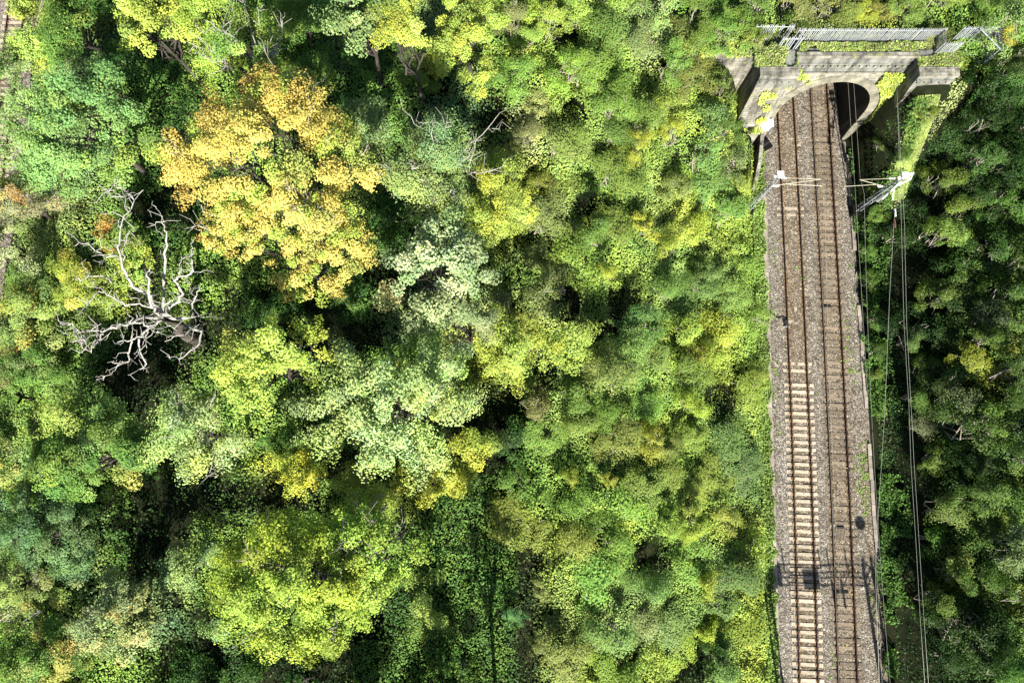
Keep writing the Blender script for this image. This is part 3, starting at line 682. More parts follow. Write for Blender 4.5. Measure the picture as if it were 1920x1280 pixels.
def autumn(tp, C, rg):
    """orange towards the high northern and western limbs, amber below, some limbs still green"""
    x, y = tp[:, 0], tp[:, 1]; n1 = vnoise(x * 3 + 5, y * 3, 1.0); n2 = vnoise(x * 7 + 9, y * 7 + 3, 1.0)
    n = len(x); o = C.copy(); j = (1 + rg.normal(0, .14, n))[:, None]
    wO = sstep((.25 + .5 * y - .35 * x + (n1 - .5) * 1.3 + (n2 - .5) * .6 - .25) / .5); wA = sstep((-.1 - .7 * y + (n2 - .5) * 1.2 + .4) / .5); wG = sstep((n1 - .60) / .12) * sstep((x + y * .6 + .1) / .4)
    o = PAL['A'] * .78 + PAL['Y'] * .18; o = np.tile(o, (n, 1)); o = o * (1 - wO[:, None] * .5) + (PAL['O'] * .8 + PAL['A'] * .2) * wO[:, None] * .5
    o = o * (1 - wA[:, None] * .2) + PAL['A'] * wA[:, None] * .2
    gm = (rg.random(n) < .24)[:, None]; o = np.where(gm, PAL['y'] * 1.1, o); o = o * (1 - .75 * wG[:, None]) + PAL['l'] * .75 * wG[:, None]
    return o * j
def tip(c2, thr=.35, amt=.8, ax=(0, 1)):
    def f(tp, C, rg):
        v = tp[:, 0] * ax[0] + tp[:, 1] * ax[1] + (vnoise(tp[:, 0] * 4, tp[:, 1] * 4, 1) - .5) * .9
        w = (sstep((v - thr) / .35) * amt)[:, None]; return C * (1 - w) + PAL[c2] * w * (1 + rg.normal(0, .15, (len(v), 1)))
    return f

BR = 'broadleaf trees of the wood'  # trees in the dark gaps carry shade as a darker leaf colour
def T(label, *a, name='tree', cat='tree', group=BR, **k): return tree(name, label, cat, group, *a, **k)
T('broad round blue-green tree standing beside the separate grey track', 176, 250, 138, 122, 17.5, nb=20, pal='s', mix='gy', mixp=.12, leaf=.20, tuft=.6, field=lambda tp, C, rg: np.where(rg.random((len(C), 1)) < .004, PAL['O'], C * np.array((.80, .92, .72))))
T('yellow-green bushy tree overhanging the upper end of the grey track', 82, 72, 58, 76, 12.5, nb=10, pal='y', mix='lg', mixp=.3, leaf=.19, tuft=.5)
T('dark mottled green tree between the grey track and the lime-leaved crown', 165, 70, 80, 85, 14, nb=10, pal='g', mix='dy', mixp=.4, leaf=.2)
T('yellowish green tree with golden leaf tips, north of the dark hollow', 300, 62, 78, 62, 17, nb=12, pal='y', mix='Yl', mixp=.25, leaf=.24)
T('feathery lime tree leaning over bare pale branches', 400, 52, 52, 82, 17.5, nb=8, pal='L', mix='y', mixp=.3, leaf=.17, tuft=.5)
T('thin olive tree with many bare silver branches sticking up', 470, 118, 70, 75, 18, nb=9, pal='m', mix='yo', mixp=.3, leaf=.2, dens=.6, twigs=16, twigmat=BARKP,
  limbs_px=[[(500, 130, 17), (478, 80, 18), (462, 25, 18.5), (455, -12, 19)], [(500, 125, 17), (450, 92, 17.8), (400, 60, 18)], [(505, 120, 17), (528, 70, 18), (530, 30, 18.5)], [(500, 125, 17), (470, 60, 18), (440, 40, 18.4)], [(430, 115, 16), (385, 95, 16.5), (350, 78, 17)], [(505, 118, 17), (520, 95, 17.5), (527, 62, 18)]])
T('dim green tree at the picture top between the bare branches and the mint crown', 575, 62, 60, 72, 13, nb=8, pal='g', mix='dl', mixp=.3, leaf=.2)
T('mint green tree with rounded leaf clumps at the very top edge', 672, 42, 72, 62, 18.5, nb=10, pal='s', mix='gl', mixp=.2, leaf=.24, tuft=.62)
T('narrow golden yellow tree pointing up beside the mint crown', 765, 82, 48, 72, 18, nb=7, pal='y', mix='YpY', mixp=.45, leaf=.19, tuft=.45)
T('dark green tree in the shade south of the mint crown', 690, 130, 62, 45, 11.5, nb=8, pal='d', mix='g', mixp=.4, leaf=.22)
T('tall yellow-green tree mottled with gold, west of the thicket', 880, 100, 66, 112, 16, nb=12, pal='y', mix='YYl', mixp=.35, leaf=.2, tuft=.48)
T('green tree in the long shadow beside the gold mottled one', 815, 150, 50, 95, 12, nb=8, pal='m', mix='gy', mixp=.35, leaf=.2)
T('blue-green tree wedged between the golden crown and the black hollow', 700, 235, 66, 62, 15.5, nb=9, pal='s', mix='b', mixp=.5, leaf=.22)
T('huge orange and gold autumn tree, the largest crown of the wood', 525, 330, 192, 160, 21, nb=30, pal='A', leaf=.20, tuft=.52, field=autumn, twigs=14, twigmat=BARKG, ragged=.3)
T('amber yellow crown merging into the lower side of the huge orange tree', 545, 470, 158, 100, 18.5, nb=18, pal='A', leaf=.2, tuft=.5, field=lambda tp, C, rg: autumn(tp * np.array((1, .4)) if tp.shape[1] == 2 else np.stack([tp[:, 0], tp[:, 1] * .4 - .3, tp[:, 2]], 1), C, rg), twigs=6)
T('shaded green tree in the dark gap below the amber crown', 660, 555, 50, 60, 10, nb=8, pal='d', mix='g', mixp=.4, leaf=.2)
T('pale green tree with bare pointed branches, east of the autumn giant', 815, 320, 78, 88, 18.5, nb=10, pal='s', mix='ylp', mixp=.35, leaf=.2, twigs=20, twigmat=BARKP, spiky=.4,
  limbs_px=[[(862, 292, 17.5), (880, 272, 18), (905, 252, 18.5), (925, 228, 19)], [(860, 320, 17), (900, 325, 17.6), (930, 318, 18)], [(805, 342, 17), (775, 340, 17.5), (752, 343, 18)], [(840, 285, 17), (830, 258, 18), (828, 235, 18.5)], [(802, 290, 17), (795, 262, 18), (790, 228, 18.5)], [(875, 320, 16.8), (890, 280, 18), (893, 250, 18.5)]])
T('gold tipped yellow-green tree, shrubby, in front of the purple bare stems', 928, 372, 66, 92, 15, nb=11, pal='y', mix='Yl', mixp=.4, leaf=.2)
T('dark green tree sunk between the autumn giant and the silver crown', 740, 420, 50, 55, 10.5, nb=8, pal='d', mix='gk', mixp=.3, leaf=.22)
T('silver grey-green tree with rounded clumps in the middle of the wood', 815, 520, 92, 105, 19, nb=18, pal='s', mix='pg', mixp=.3, leaf=.23, tuft=.58, field=lambda tp, C, rg: C * np.array((1.4, 1.2, 1.55)))
T('small silvery tree joined to the lower end of the silver crown', 868, 618, 68, 52, 17, nb=9, pal='s', mix='pg', mixp=.25, leaf=.2, tuft=.5, field=lambda tp, C, rg: C * np.array((1.35, 1.2, 1.5)))
T('yellow-green spreading tree between the silver crown and the thicket', 965, 655, 88, 62, 15.5, nb=12, pal='y', mix='lY', mixp=.25, leaf=.22, tuft=.5)
T('lemon green round tree with gold western edge, south of the shadow', 512, 680, 98, 92, 19, nb=15, pal='y', mix='lL', mixp=.35, leaf=.23, tuft=.55, field=lambda tp, C, rg: tip('A', .35, .35, (-.8, .5))(tp, C * 1.15, rg))
T('very pale lime tree with drooping leaf fingers at its lower edge', 368, 818, 95, 72, 18, nb=13, pal='L', mix='ps', mixp=.35, leaf=.24, tuft=.55, twigs=5, spiky=.3, field=lambda tp, C, rg: C * np.array((1.12, 1.05, 1.9)))
T('great pale mint-lime tree, the broadest green crown of the wood', 742, 765, 158, 98, 20, nb=24, pal='l', mix='sL', mixp=.5, leaf=.25, tuft=.62, field=lambda tp, C, rg: C * np.array((1.3, 1.2, 1.7)))
T('mid green tree filling the gap behind the great mint-lime crown', 800, 690, 100, 45, 16, nb=10, pal='m', mix='sg', mixp=.5, leaf=.24)
T('deep green tree in the shade between the pale lime and great mint crowns', 565, 825, 66, 42, 12.5, nb=9, pal='g', mix='d', mixp=.4, leaf=.22)
T('bright yellow autumn tree at the foot of the great mint crown', 800, 898, 72, 34, 13.5, nb=9, pal='Y', mix='y', mixp=.25, leaf=.2)
T('small deep yellow tree standing in shade west of the bright yellow one', 570, 880, 52, 34, 12.5, nb=7, pal='Y', mix='yg', mixp=.45, leaf=.17, tuft=.4)
T('olive and gold tree at the shady corner of the great mint crown', 890, 845, 44, 44, 12.5, nb=7, pal='y', mix='Yg', mixp=.4, leaf=.2)
T('yellow-green tree with tangled grey branches above the feathery crown', 690, 930, 80, 52, 16, nb=9, pal='y', mix='lL', mixp=.3, leaf=.2, dens=.75, twigs=12, twigmat=BARKG)
T('wide vivid lime-green feathery tree with grey branches showing through', 572, 1078, 160, 108, 19.5, nb=24, pal='L', mix='yl', mixp=.3, leaf=.19, tuft=.5, ragged=.35, twigs=10, twigmat=BARKG, field=lambda tp, C, rg: C * np.array((.98, .92, .8)))
T('eastern lobe tree of vivid lime with a bare grey fork in its middle', 715, 1025, 80, 82, 18, nb=11, pal='L', mix='y', mixp=.3, leaf=.19, tuft=.5, dens=.8, twigs=12, twigmat=BARKG,
  limbs_px=[[(725, 1030, 17), (745, 1000, 17.6), (760, 975, 18)], [(720, 1035, 17), (690, 1010, 17.8), (655, 1020, 18)], [(700, 1060, 17), (680, 1030, 17.8), (640, 1045, 18)]])
T('small pointed lime tree tucked below the feathery crown', 640, 1150, 75, 58, 16, nb=9, pal='L', mix='m', mixp=.3, leaf=.19, tuft=.5)
T('mottled green tree beside the wood edge, west of the pale lime crown', 185, 865, 100, 72, 15, nb=13, pal='g', mix='ylo', mixp=.4, leaf=.2, field=tip('A', .75, .5, (1, -.1)))
T('soft green tree just below the dead oak', 190, 790, 62, 52, 14, nb=8, pal='l', mix='sg', mixp=.4, leaf=.2)
T('blue-green shrubby tree in the dark dip below the mottled green one', 118, 1000, 92, 62, 12.5, nb=11, pal='b', mix='sgd', mixp=.4, leaf=.2)
T('grey-green tree with tan leaf tips in the lower corner of the wood', 232, 1140, 96, 82, 15, nb=14, pal='s', mix='pAo', mixp=.28, leaf=.22, field=lambda tp, C, rg: C * np.array((1, .85, .95)))
T('small sunlit sage tree between two dark hollows by the feathery lime', 362, 1060, 42, 48, 12.5, nb=6, pal='s', mix='l', mixp=.3, leaf=.22)
T('little grey-green sapling standing in deep shade below the sage tree', 418, 1170, 26, 34, 10.5, nb=5, pal='s', mix='g', mixp=.3, leaf=.2)
T('brown and gold thin tree at the lower west border', 55, 1095, 78, 70, 11.5, nb=9, pal='o', mix='Apr', mixp=.5, leaf=.18, dens=.7, twigs=12)
T('dull green tree in the bottom west corner', 85, 1225, 92, 60, 12, nb=10, pal='g', mix='opA', mixp=.4, leaf=.2)
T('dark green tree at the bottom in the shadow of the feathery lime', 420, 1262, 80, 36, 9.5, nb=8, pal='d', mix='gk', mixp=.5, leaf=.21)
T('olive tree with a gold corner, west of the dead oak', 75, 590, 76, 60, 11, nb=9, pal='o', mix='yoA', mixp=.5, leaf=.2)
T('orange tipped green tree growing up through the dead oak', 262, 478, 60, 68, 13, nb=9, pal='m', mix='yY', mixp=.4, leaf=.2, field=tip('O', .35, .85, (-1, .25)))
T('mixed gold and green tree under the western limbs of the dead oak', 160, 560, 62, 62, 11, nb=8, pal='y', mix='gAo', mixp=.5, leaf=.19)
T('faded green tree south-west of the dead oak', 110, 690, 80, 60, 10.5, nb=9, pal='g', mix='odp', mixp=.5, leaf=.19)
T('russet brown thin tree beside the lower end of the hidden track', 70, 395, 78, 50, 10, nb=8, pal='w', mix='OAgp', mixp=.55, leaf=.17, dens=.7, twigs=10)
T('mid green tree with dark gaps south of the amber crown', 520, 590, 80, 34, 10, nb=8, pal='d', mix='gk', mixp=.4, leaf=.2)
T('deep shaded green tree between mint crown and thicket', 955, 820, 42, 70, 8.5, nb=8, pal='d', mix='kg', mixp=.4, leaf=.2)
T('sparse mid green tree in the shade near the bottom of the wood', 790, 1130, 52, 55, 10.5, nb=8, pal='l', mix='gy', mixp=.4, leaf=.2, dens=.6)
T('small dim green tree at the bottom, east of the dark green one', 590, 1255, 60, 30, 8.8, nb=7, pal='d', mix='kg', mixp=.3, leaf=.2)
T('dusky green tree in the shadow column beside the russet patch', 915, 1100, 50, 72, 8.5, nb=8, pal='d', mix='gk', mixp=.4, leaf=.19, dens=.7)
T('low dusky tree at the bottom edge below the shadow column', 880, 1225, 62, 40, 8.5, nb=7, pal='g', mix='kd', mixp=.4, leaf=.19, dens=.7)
T('sage tree leaning over the grey track above its visible gap', 24, 166, 56, 64, 12, nb=8, pal='s', mix='g', mixp=.4, leaf=.2)
T('yellow-green tree covering the grey track below its visible gap', 18, 356, 46, 36, 8.5, nb=6, pal='y', mix='Ym', mixp=.3, leaf=.19)
T('pinkish tan thin tree over the hidden track beside the border', 22, 470, 52, 60, 9.5, nb=7, pal='p', mix='wgo', mixp=.5, leaf=.18, dens=.8, twigs=6)
T('green tree by the crimson shrub at the west border', 12, 610, 52, 60, 9, nb=7, pal='g', mix='opw', mixp=.5, leaf=.19)
T('grey-green tree south of the crimson shrub at the west border', 20, 745, 58, 62, 9.5, nb=7, pal='g', mix='smr', mixp=.4, leaf=.19)
T('mottled tan and green tree at the west border by the pale slope', 30, 860, 62, 60, 10.5, nb=7, pal='o', mix='pAg', mixp=.4, leaf=.19)
T('dark green tree at the west border beside the blue-green dip', 22, 975, 55, 60, 10, nb=7, pal='g', mix='odb', mixp=.4, leaf=.19)
T('tall tree just past the bottom edge, under the vivid lime crown', 470, 1425, 80, 60, 19, hc=5, nb=10, pal='m', mix='g', mixp=.3, leaf=.24)
T('tall tree just past the bottom edge that shades the lower wood', 640, 1450, 105, 62, 23, hc=6.5, nb=14, pal='g', mix='m', mixp=.3, leaf=.24)
T('taller tree past the bottom edge shading the dusky column', 790, 1455, 105, 62, 24, hc=7, nb=14, pal='m', mix='g', mixp=.3, leaf=.24)
T('tree past the bottom edge beside the foot of the scrub slope', 925, 1455, 80, 60, 22, hc=6.5, nb=12, pal='g', mix='o', mixp=.3, leaf=.24)
T('low tree hidden below the bottom edge, west of the dusky column', 680, 1372, 95, 48, 14, hc=4, nb=10, pal='g', mix='m', mixp=.3, leaf=.22)
T('low tree hidden below the bottom edge, under the dusky column', 850, 1372, 95, 48, 14.5, hc=4, nb=10, pal='g', mix='d', mixp=.3, leaf=.22)
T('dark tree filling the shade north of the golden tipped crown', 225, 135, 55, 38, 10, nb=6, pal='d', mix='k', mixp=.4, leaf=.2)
T('shade green tree below the bare silver branches', 570, 165, 66, 45, 12.5, nb=6, pal='m', mix='yg', mixp=.4, leaf=.2)

# the dead oak
def dead_oak():
    rg = np.random.default_rng(31); z0 = 15.5
    Zc = lambda a, b, z: np.array(at(a / 2.977, 420 + b / 2.977, z))
    hub = Zc(905, 525, 14.5); g = float(ground(hub[0], hub[1])); c = np.array((hub[0] - .5, hub[1] - .5, g))
    t = thing('dead_oak', tuple(c), 'bleached dead oak with bare crooked limbs beside the orange tree', 'dead tree')
    LB = [
     [(905, 525, 14.5, .26), (862, 490, 15, .17), (840, 440, 15.6, .15), (832, 330, 16.2, .13), (820, 270, 16.8, .09), (840, 245, 17, .05)],
     [(895, 520, 14.6, .2), (800, 520, 15.2, .17), (740, 550, 15.8, .20), (690, 562, 16, .19), (630, 575, 16.3, .17), (572, 602, 16.6, .12), (530, 595, 16.8, .11), (480, 600, 17, .10), (445, 605, 17.1, .08), (410, 570, 17.2, .07), (375, 552, 17.4, .06), (335, 555, 17.5, .03)],
     [(480, 602, 17, .08), (482, 640, 17, .06), (440, 655, 17.2, .06), (385, 655, 17.3, .03)], [(482, 630, 17, .06), (478, 695, 17, .03)],
     [(572, 602, 16.6, .1), (562, 640, 16.6, .07), (520, 662, 16.7, .04)], [(540, 600, 16.7, .07), (545, 640, 16.6, .04), (550, 665, 16.6, .02)],
     [(900, 535, 14.6, .2), (830, 580, 15.2, .15), (790, 630, 15.4, .12), (730, 650, 15.8, .09), (655, 660, 16, .05)],
     [(740, 548, 15.8, .1), (800, 545, 15.4, .12), (830, 580, 15.2, .11)], [(820, 590, 15.2, .08), (812, 640, 15.2, .05), (820, 692, 15.2, .03)],
     [(775, 640, 15.2, .12), (780, 700, 14.5, .11), (818, 780, 13.8, .08), (775, 808, 13.8, .04)],
     [(738, 655, 14.5, .10), (722, 715, 13.5, .08), (712, 770, 13.2, .07), (660, 775, 13.2, .05), (618, 765, 13.2, .03)], [(665, 780, 13.2, .06), (630, 820, 13.2, .05), (575, 872, 13.2, .03)],
     [(850, 465, 15.4, .12), (780, 442, 15.8, .10), (700, 457, 16, .12), (640, 415, 16.4, .10), (590, 385, 16.7, .08), (550, 375, 16.9, .07), (505, 420, 16.8, .05), (478, 455, 16.8, .03)],
     [(905, 470, 15, .10), (950, 430, 15.6, .07), (1003, 405, 16, .04), (998, 385, 16, .02)],
     [(905, 500, 14.0, .30), (840, 395, 14.8, .24), (740, 350, 15.6, .20), (712, 300, 16, .16), (682, 240, 16.5, .13), (655, 130, 17, .10), (668, 60, 17.4, .08), (690, -40, 17.6, .05), (740, -110, 17.8, .04), (800, -190, 17.8, .02)],
     [(658, 175, 16.8, .09), (590, 190, 16.8, .08), (515, 132, 17, .07), (440, 100, 17.1, .05), (415, 122, 17.1, .03)], [(625, 330, 15.8, .08), (600, 300, 16, .08), (500, 282, 16.2, .07), (480, 300, 16.3, .06), (445, 328, 16.4, .03)],
     [(685, 205, 16.6, .08), (688, 130, 16.9, .06), (720, 40, 17.2, .04), (750, 30, 17.3, .02)], [(715, -70, 17.6, .05), (700, -150, 17.7, .04), (620, -160, 17.8, .03), (560, -230, 17.8, .02)], [(745, -105, 17.7, .04), (690, -200, 17.8, .03), (600, -220, 17.8, .02)],
     [(905, 520, 13.5, .28), (980, 440, 14, .2), (1025, 390, 14.5, .16), (972, 315, 15.4, .13), (1010, 290, 15.8, .12), (1078, 262, 16.3, .10), (1072, 200, 16.6, .07), (1068, 140, 16.8, .03)], [(1000, 290, 15.8, .07), (1000, 230, 16, .03)], [(1078, 262, 16.3, .05), (1115, 270, 16.4, .02)],
     [(905, 525, 14.4, .15), (930, 500, 14.8, .08), (958, 508, 15, .03)], [(920, 545, 14.4, .12), (945, 565, 14.8, .09), (968, 572, 15, .03)], [(905, 560, 14.2, .1), (880, 600, 14.6, .06), (870, 605, 14.6, .03)],
     [(925, 525, 12, .3), (1040, 525, 12.2, .12), (1100, 515, 12.8, .08), (1180, 520, 13, .05), (1235, 525, 13, .02)], [(1085, 520, 12.6, .07), (1090, 565, 12.8, .05), (1102, 615, 12.8, .02)],
     [(1075, 470, 12, .12), (1090, 410, 13, .09), (1120, 360, 13.6, .05)], [(925, 535, 11, .3), (1080, 580, 10.5, .14), (1000, 620, 11.5, .10), (920, 655, 12, .04)],
     [(950, 535, 10.5, .3), (1130, 600, 9.8, .18), (1090, 690, 10, .12), (1000, 755, 10.5, .06), (930, 735, 10.8, .03)], [(930, 40, 16, .10), (935, 120, 15.2, .12), (925, 200, 14.2, .14), (905, 500, 13, .2)], [(930, 45, 16, .08), (900, -10, 16.4, .06), (830, -5, 16.6, .03)], [(925, 20, 16, .07), (895, -60, 16.4, .04), (860, -110, 16.5, .02)]]
    for lb in LB:
        mb = MB(); P = [Zc(a, b, z) - c for a, b, z, r in lb]; rad = [q[3] * .52 for q in lb]
        Q = []; rr_ = []
        for i in range(len(P) - 1):
            for s in (0, .33, .67):
                Q.append(P[i] * (1 - s) + P[i + 1] * s + (rg.normal(0, .07, 3) if s else 0)); rr_.append((rad[i] * (1 - s) + rad[i + 1] * s) * rg.uniform(.88, 1.12))
        Q.append(P[-1]); rr_.append(rad[-1]); mb.tube(Q, rr_, 7)
        for q, r_ in list(zip(Q[3:], rr_[3:]))[::2]:
            for k in range(2 if r_ < .1 else 1):
                if rg.random() < .8:
                    e = q + np.append(rg.normal(0, .5, 2), rg.uniform(-.1, .6)); p = bend(q, e, rg, 3, .35); mb.tube(p, [.028, .022, .016, .009], 4, cap=False)
                    if rg.random() < .6: mb.tube(bend(p[2], p[2] + rg.normal(0, .3, 3), rg, 2, .3), [.016, .012, .007], 4, cap=False)
        mb.build('limb', BONE, t, smooth=True)
    mb = MB(); b = np.array((.5, .5, 0)); h = hub - c
    mb.tube([(0, 0, -.5), (.0, .1, 1), (.2, .2, 4), tuple(h - (0, 0, 2.5)), tuple(h)], [.7, .42, .33, .26, .2], 10); mb.build('trunk', BARK, t, smooth=True)
dead_oak()

# colours of the bushes and the ground cover, the darkest standing in for shade, cell by cell (60 px of the photograph each)
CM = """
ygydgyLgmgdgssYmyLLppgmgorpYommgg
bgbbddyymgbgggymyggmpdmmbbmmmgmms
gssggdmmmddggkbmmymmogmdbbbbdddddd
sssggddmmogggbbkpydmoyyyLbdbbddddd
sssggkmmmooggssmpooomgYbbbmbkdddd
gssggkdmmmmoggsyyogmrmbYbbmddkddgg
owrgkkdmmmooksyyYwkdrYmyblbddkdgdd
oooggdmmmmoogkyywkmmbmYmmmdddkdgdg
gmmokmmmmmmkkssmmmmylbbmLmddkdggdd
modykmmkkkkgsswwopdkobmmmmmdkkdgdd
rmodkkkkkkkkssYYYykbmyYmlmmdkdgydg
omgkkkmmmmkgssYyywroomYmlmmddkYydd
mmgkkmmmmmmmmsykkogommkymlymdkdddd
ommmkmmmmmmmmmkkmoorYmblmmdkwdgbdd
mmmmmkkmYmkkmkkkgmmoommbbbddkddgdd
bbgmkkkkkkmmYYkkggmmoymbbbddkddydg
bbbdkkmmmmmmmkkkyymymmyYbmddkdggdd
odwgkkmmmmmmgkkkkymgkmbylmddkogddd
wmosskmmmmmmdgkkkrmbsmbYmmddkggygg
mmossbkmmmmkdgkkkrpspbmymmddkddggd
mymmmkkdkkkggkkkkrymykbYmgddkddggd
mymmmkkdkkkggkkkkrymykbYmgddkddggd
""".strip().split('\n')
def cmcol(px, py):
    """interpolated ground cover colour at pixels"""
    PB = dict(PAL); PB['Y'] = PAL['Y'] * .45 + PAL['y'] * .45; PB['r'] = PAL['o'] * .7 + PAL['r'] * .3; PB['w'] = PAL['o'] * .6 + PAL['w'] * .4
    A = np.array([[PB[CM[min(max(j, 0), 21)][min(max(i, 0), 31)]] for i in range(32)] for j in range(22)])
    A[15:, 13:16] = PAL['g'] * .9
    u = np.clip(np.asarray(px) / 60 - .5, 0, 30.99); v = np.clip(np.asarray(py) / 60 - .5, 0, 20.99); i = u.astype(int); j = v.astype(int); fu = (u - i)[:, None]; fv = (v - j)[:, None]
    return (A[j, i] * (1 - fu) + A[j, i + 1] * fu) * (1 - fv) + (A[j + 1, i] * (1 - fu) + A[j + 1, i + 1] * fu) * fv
KEY = lambda px, py: 'o' if 1000 < px < 1080 and py > 1070 else 'g' if 760 < px < 970 and py > 890 else CM[min(max(int(py / 60), 0), 21)][min(max(int(px / 60), 0), 31)]
LAWN = lambda x, y: (x > 31.5) & (x < 34.3 - (28.5 - y) * .30 + 1.5 * vnoise(x, y, 1.4)) & (y > 20.5) & (y < 30.4)
BLK = lambda x, y: ((x > xl_f(0) - .9 + .033 * (y - 5)) & (x < 31.0) & (y < 28.6)) | (x < -44.2) | ((x > 18.8) & (x < 34) & (y > 26.9 - 0 * x) & (y < 31.0) & ~((x > 32.4) & (y < 27.4)))

def scrub(x, y):
    a = vnoise(x, y, 2.1); b = vnoise(x + 40, y * .9 + 9, .85); c = vnoise(x + 3, y + 70, .38)
    amp = np.where((x > 2) & (x < 22), 1.45, np.where(x > 33, 1.9, 1.3)) * np.where(y > 30.3, .55, 1)
    fade = np.where(x < 26, sstep((21.6 - x) / 1.6), sstep((x - 33.4) / 1.5)) * .85 + .15
    fade = fade * np.where((x > 16.5) & (x < 22) & (y > 23.5), .25, 1)
    return (amp * (a ** 1.4 * .9 + b * .45) + c * .28) * fade
SHADE_HOLLOW = [(1065, 570), (1112, 400), (1075, 218), (1255, 95), (1140, 640), (1020, 700), (1210, 1045), (1175, 1215), (1060, 70), (1355, 150)]  # bush shadows, imitated by thinner, lower cover over dark soil
def undergrowth():
    rg = np.random.default_rng(5); n = 1450000; x = rg.uniform(-50, 51, n); y = rg.uniform(-21, 46, n)
    zone = np.where(((x > 3) & (x < 22)) | (x > 30.9), 1.0, np.where(y > 29, .8, .62)); keep = (rg.random(n) < zone) & ~BLK(x, y)
    keep &= ~((x > 32.2) & (x < 33.6) & (y < 20.5) & (rg.random(n) < .35)); x = x[keep]; y = y[keep]; n = len(x)
    lawn = LAWN(x, y); S = lambda u, v: ground(u, v) + np.where(LAWN(u, v), .12, 1) * scrub(u, v)
    z = S(x, y); e = .22; gx = (S(x + e, y) - S(x - e, y)) / (2 * e); gy = (S(x, y + e) - S(x, y - e)) / (2 * e)
    Nn = np.stack([-gx, -gy - .38, np.ones(n)], 1); Nn /= np.linalg.norm(Nn, axis=1, keepdims=True)
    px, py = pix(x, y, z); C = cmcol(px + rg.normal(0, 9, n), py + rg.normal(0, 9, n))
    kk = np.array([KEY(a, b) == 'k' for a, b in zip(px, py)]); shade_hol = np.zeros(n, bool)
    for a, b in SHADE_HOLLOW: shade_hol |= ((px - a) / 24) ** 2 + ((py - b) / 34) ** 2 < 1
    cut = ~((kk & (rg.random(n) < .72)) | (shade_hol & (rg.random(n) < .6))); z = z - shade_hol * .9  # darkest cells and hollows thinned to near-black soil in place of shade
    p1 = vnoise(x, y, 1.5)[:, None]; p2 = vnoise(x + 50, y, .6)[:, None]; C = C * (.78 + .36 * p1 + .25 * p2) * (1 + (p2 - .5) * np.array((.35, .08, -.2)))
    sc_ = ((x > 2) & (x < 22.2) & ~kk)[:, None]; C = np.where(sc_, C * .68 + np.array((.29, .42, .085)) * .44 * (.8 + .4 * p2), C)
    C[lawn] = (PAL['l'] * .45 + PAL['p'] * .55) * (1 + rg.normal(0, .12, (lawn.sum(), 1)))
    tr_ = (x > 32.0) & (x < 33.9) & (y < 21); C[tr_] = PAL['k'] * 1.5 * (.6 + .8 * p1[tr_])  # near-black leaf colour stands in for the shadow filling the trench
    C[(x > 33) & (y < 27)] *= .7  # shade of this bank put into its cover as a darker colour
    P = np.stack([x, y, z], 1) + rg.normal(0, .05, (n, 3)) - np.array((0, 0, .35)) * rg.random((n, 1)) ** 2.5
    C = C * (1 + rg.normal(0, .12, (n, 1))); P = P[cut]; Nn = Nn[cut]; C = C[cut]; x = x[cut]; n = len(P)
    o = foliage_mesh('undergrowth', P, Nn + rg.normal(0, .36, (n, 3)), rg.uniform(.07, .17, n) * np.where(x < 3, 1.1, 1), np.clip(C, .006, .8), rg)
    tag(o, kind='stuff')
undergrowth()

# bushes: a dozen shapes, each placed many times at its own size, turn and colour
def bush_shape(seed, r=1.25, h=1.0, leaf=.17, ragged=.3, nb=7, tuft=.36, mixn='', spiky=0, dens=1.0):
    rg = np.random.default_rng(seed); PAL['_'] = np.array((1., 1., 1.))
    P, Nn, Lf, C, bc, br, tp = crown_cloud((r, r, r * h), rg, nb=nb, tuft=tuft, leaf=leaf, pal='_', ragged=ragged, spiky=spiky, dens=dens)
    warm = 1 + rg.normal(0, .10, (len(C), 1)) * np.array((1.3, .5, -.2)); tt = rg.random(len(C)) < .03; warm[tt] = (1.6, 1.25, .9)
    P[:, 2] += r * h * .75; o = foliage_mesh('foliage', P, Nn, Lf, C * warm, rg) 
    mb = MB()
    for i in range(nb):
        mb.tube(bend((0, 0, -.3), bc[i] + np.array((0, 0, r * h * .75)), rg, 3, .3), [.06, .045, .03, .012], 4, cap=False)
        for k in range(2): mb.tube(bend(bc[i] + np.array((0, 0, r * h * .75)), bc[i] * 1.1 + unit(rg, 1, 0)[0] * br[i] * 1.05 + np.array((0, 0, r * h * .75)), rg, 3, .3), [.025, .02, .014, .008], 4, cap=False)
    s = mb.build('stem', BARKG, o)
    return o, s
SH = [bush_shape(100 + i, h=(.8, 1.0, 1.35, 1.7)[i % 4], nb=(6, 8, 7, 9)[i % 4], leaf=(.15, .18, .20)[i % 3], tuft=(.30, .38, .45)[i % 3], spiky=(0, .3, .5)[(i // 2) % 3]) for i in range(12)]
for o, s in SH: col.objects.unlink(o); col.objects.unlink(s)
CN = {'g': 'mid green', 'y': 'yellow-green', 'Y': 'bright yellow', 'L': 'lime green', 'b': 'blue-green', 'p': 'straw coloured', 's': 'sage green', 'o': 'olive', 'r': 'russet brown', 'd': 'dark green',
      'O': 'orange', 'A': 'amber', 'w': 'purple-brown', 'l': 'light green', 'm': 'fresh green', 'R': 'crimson', 'k': 'very dark green'}
BUSH = []
def bush(px, py, rad, ht, key, zt=None, jit=1.0):
    """rad, ht in metres; the crown's middle shows at the pixel"""
    x, y, z = at(px, py, 4.0)
    for _ in range(3): x, y, z = at(px, py, float(ground(x, y)) + ht * .6)
    if BLK(np.array(x), np.array(y)) or (LAWN(x - .5, y) and ht > 1.35): return
    if 30 < x < 32.6 and rad > .85 and y < 29: return
    BUSH.append([px, py, x, y, rad, ht, key, jit])
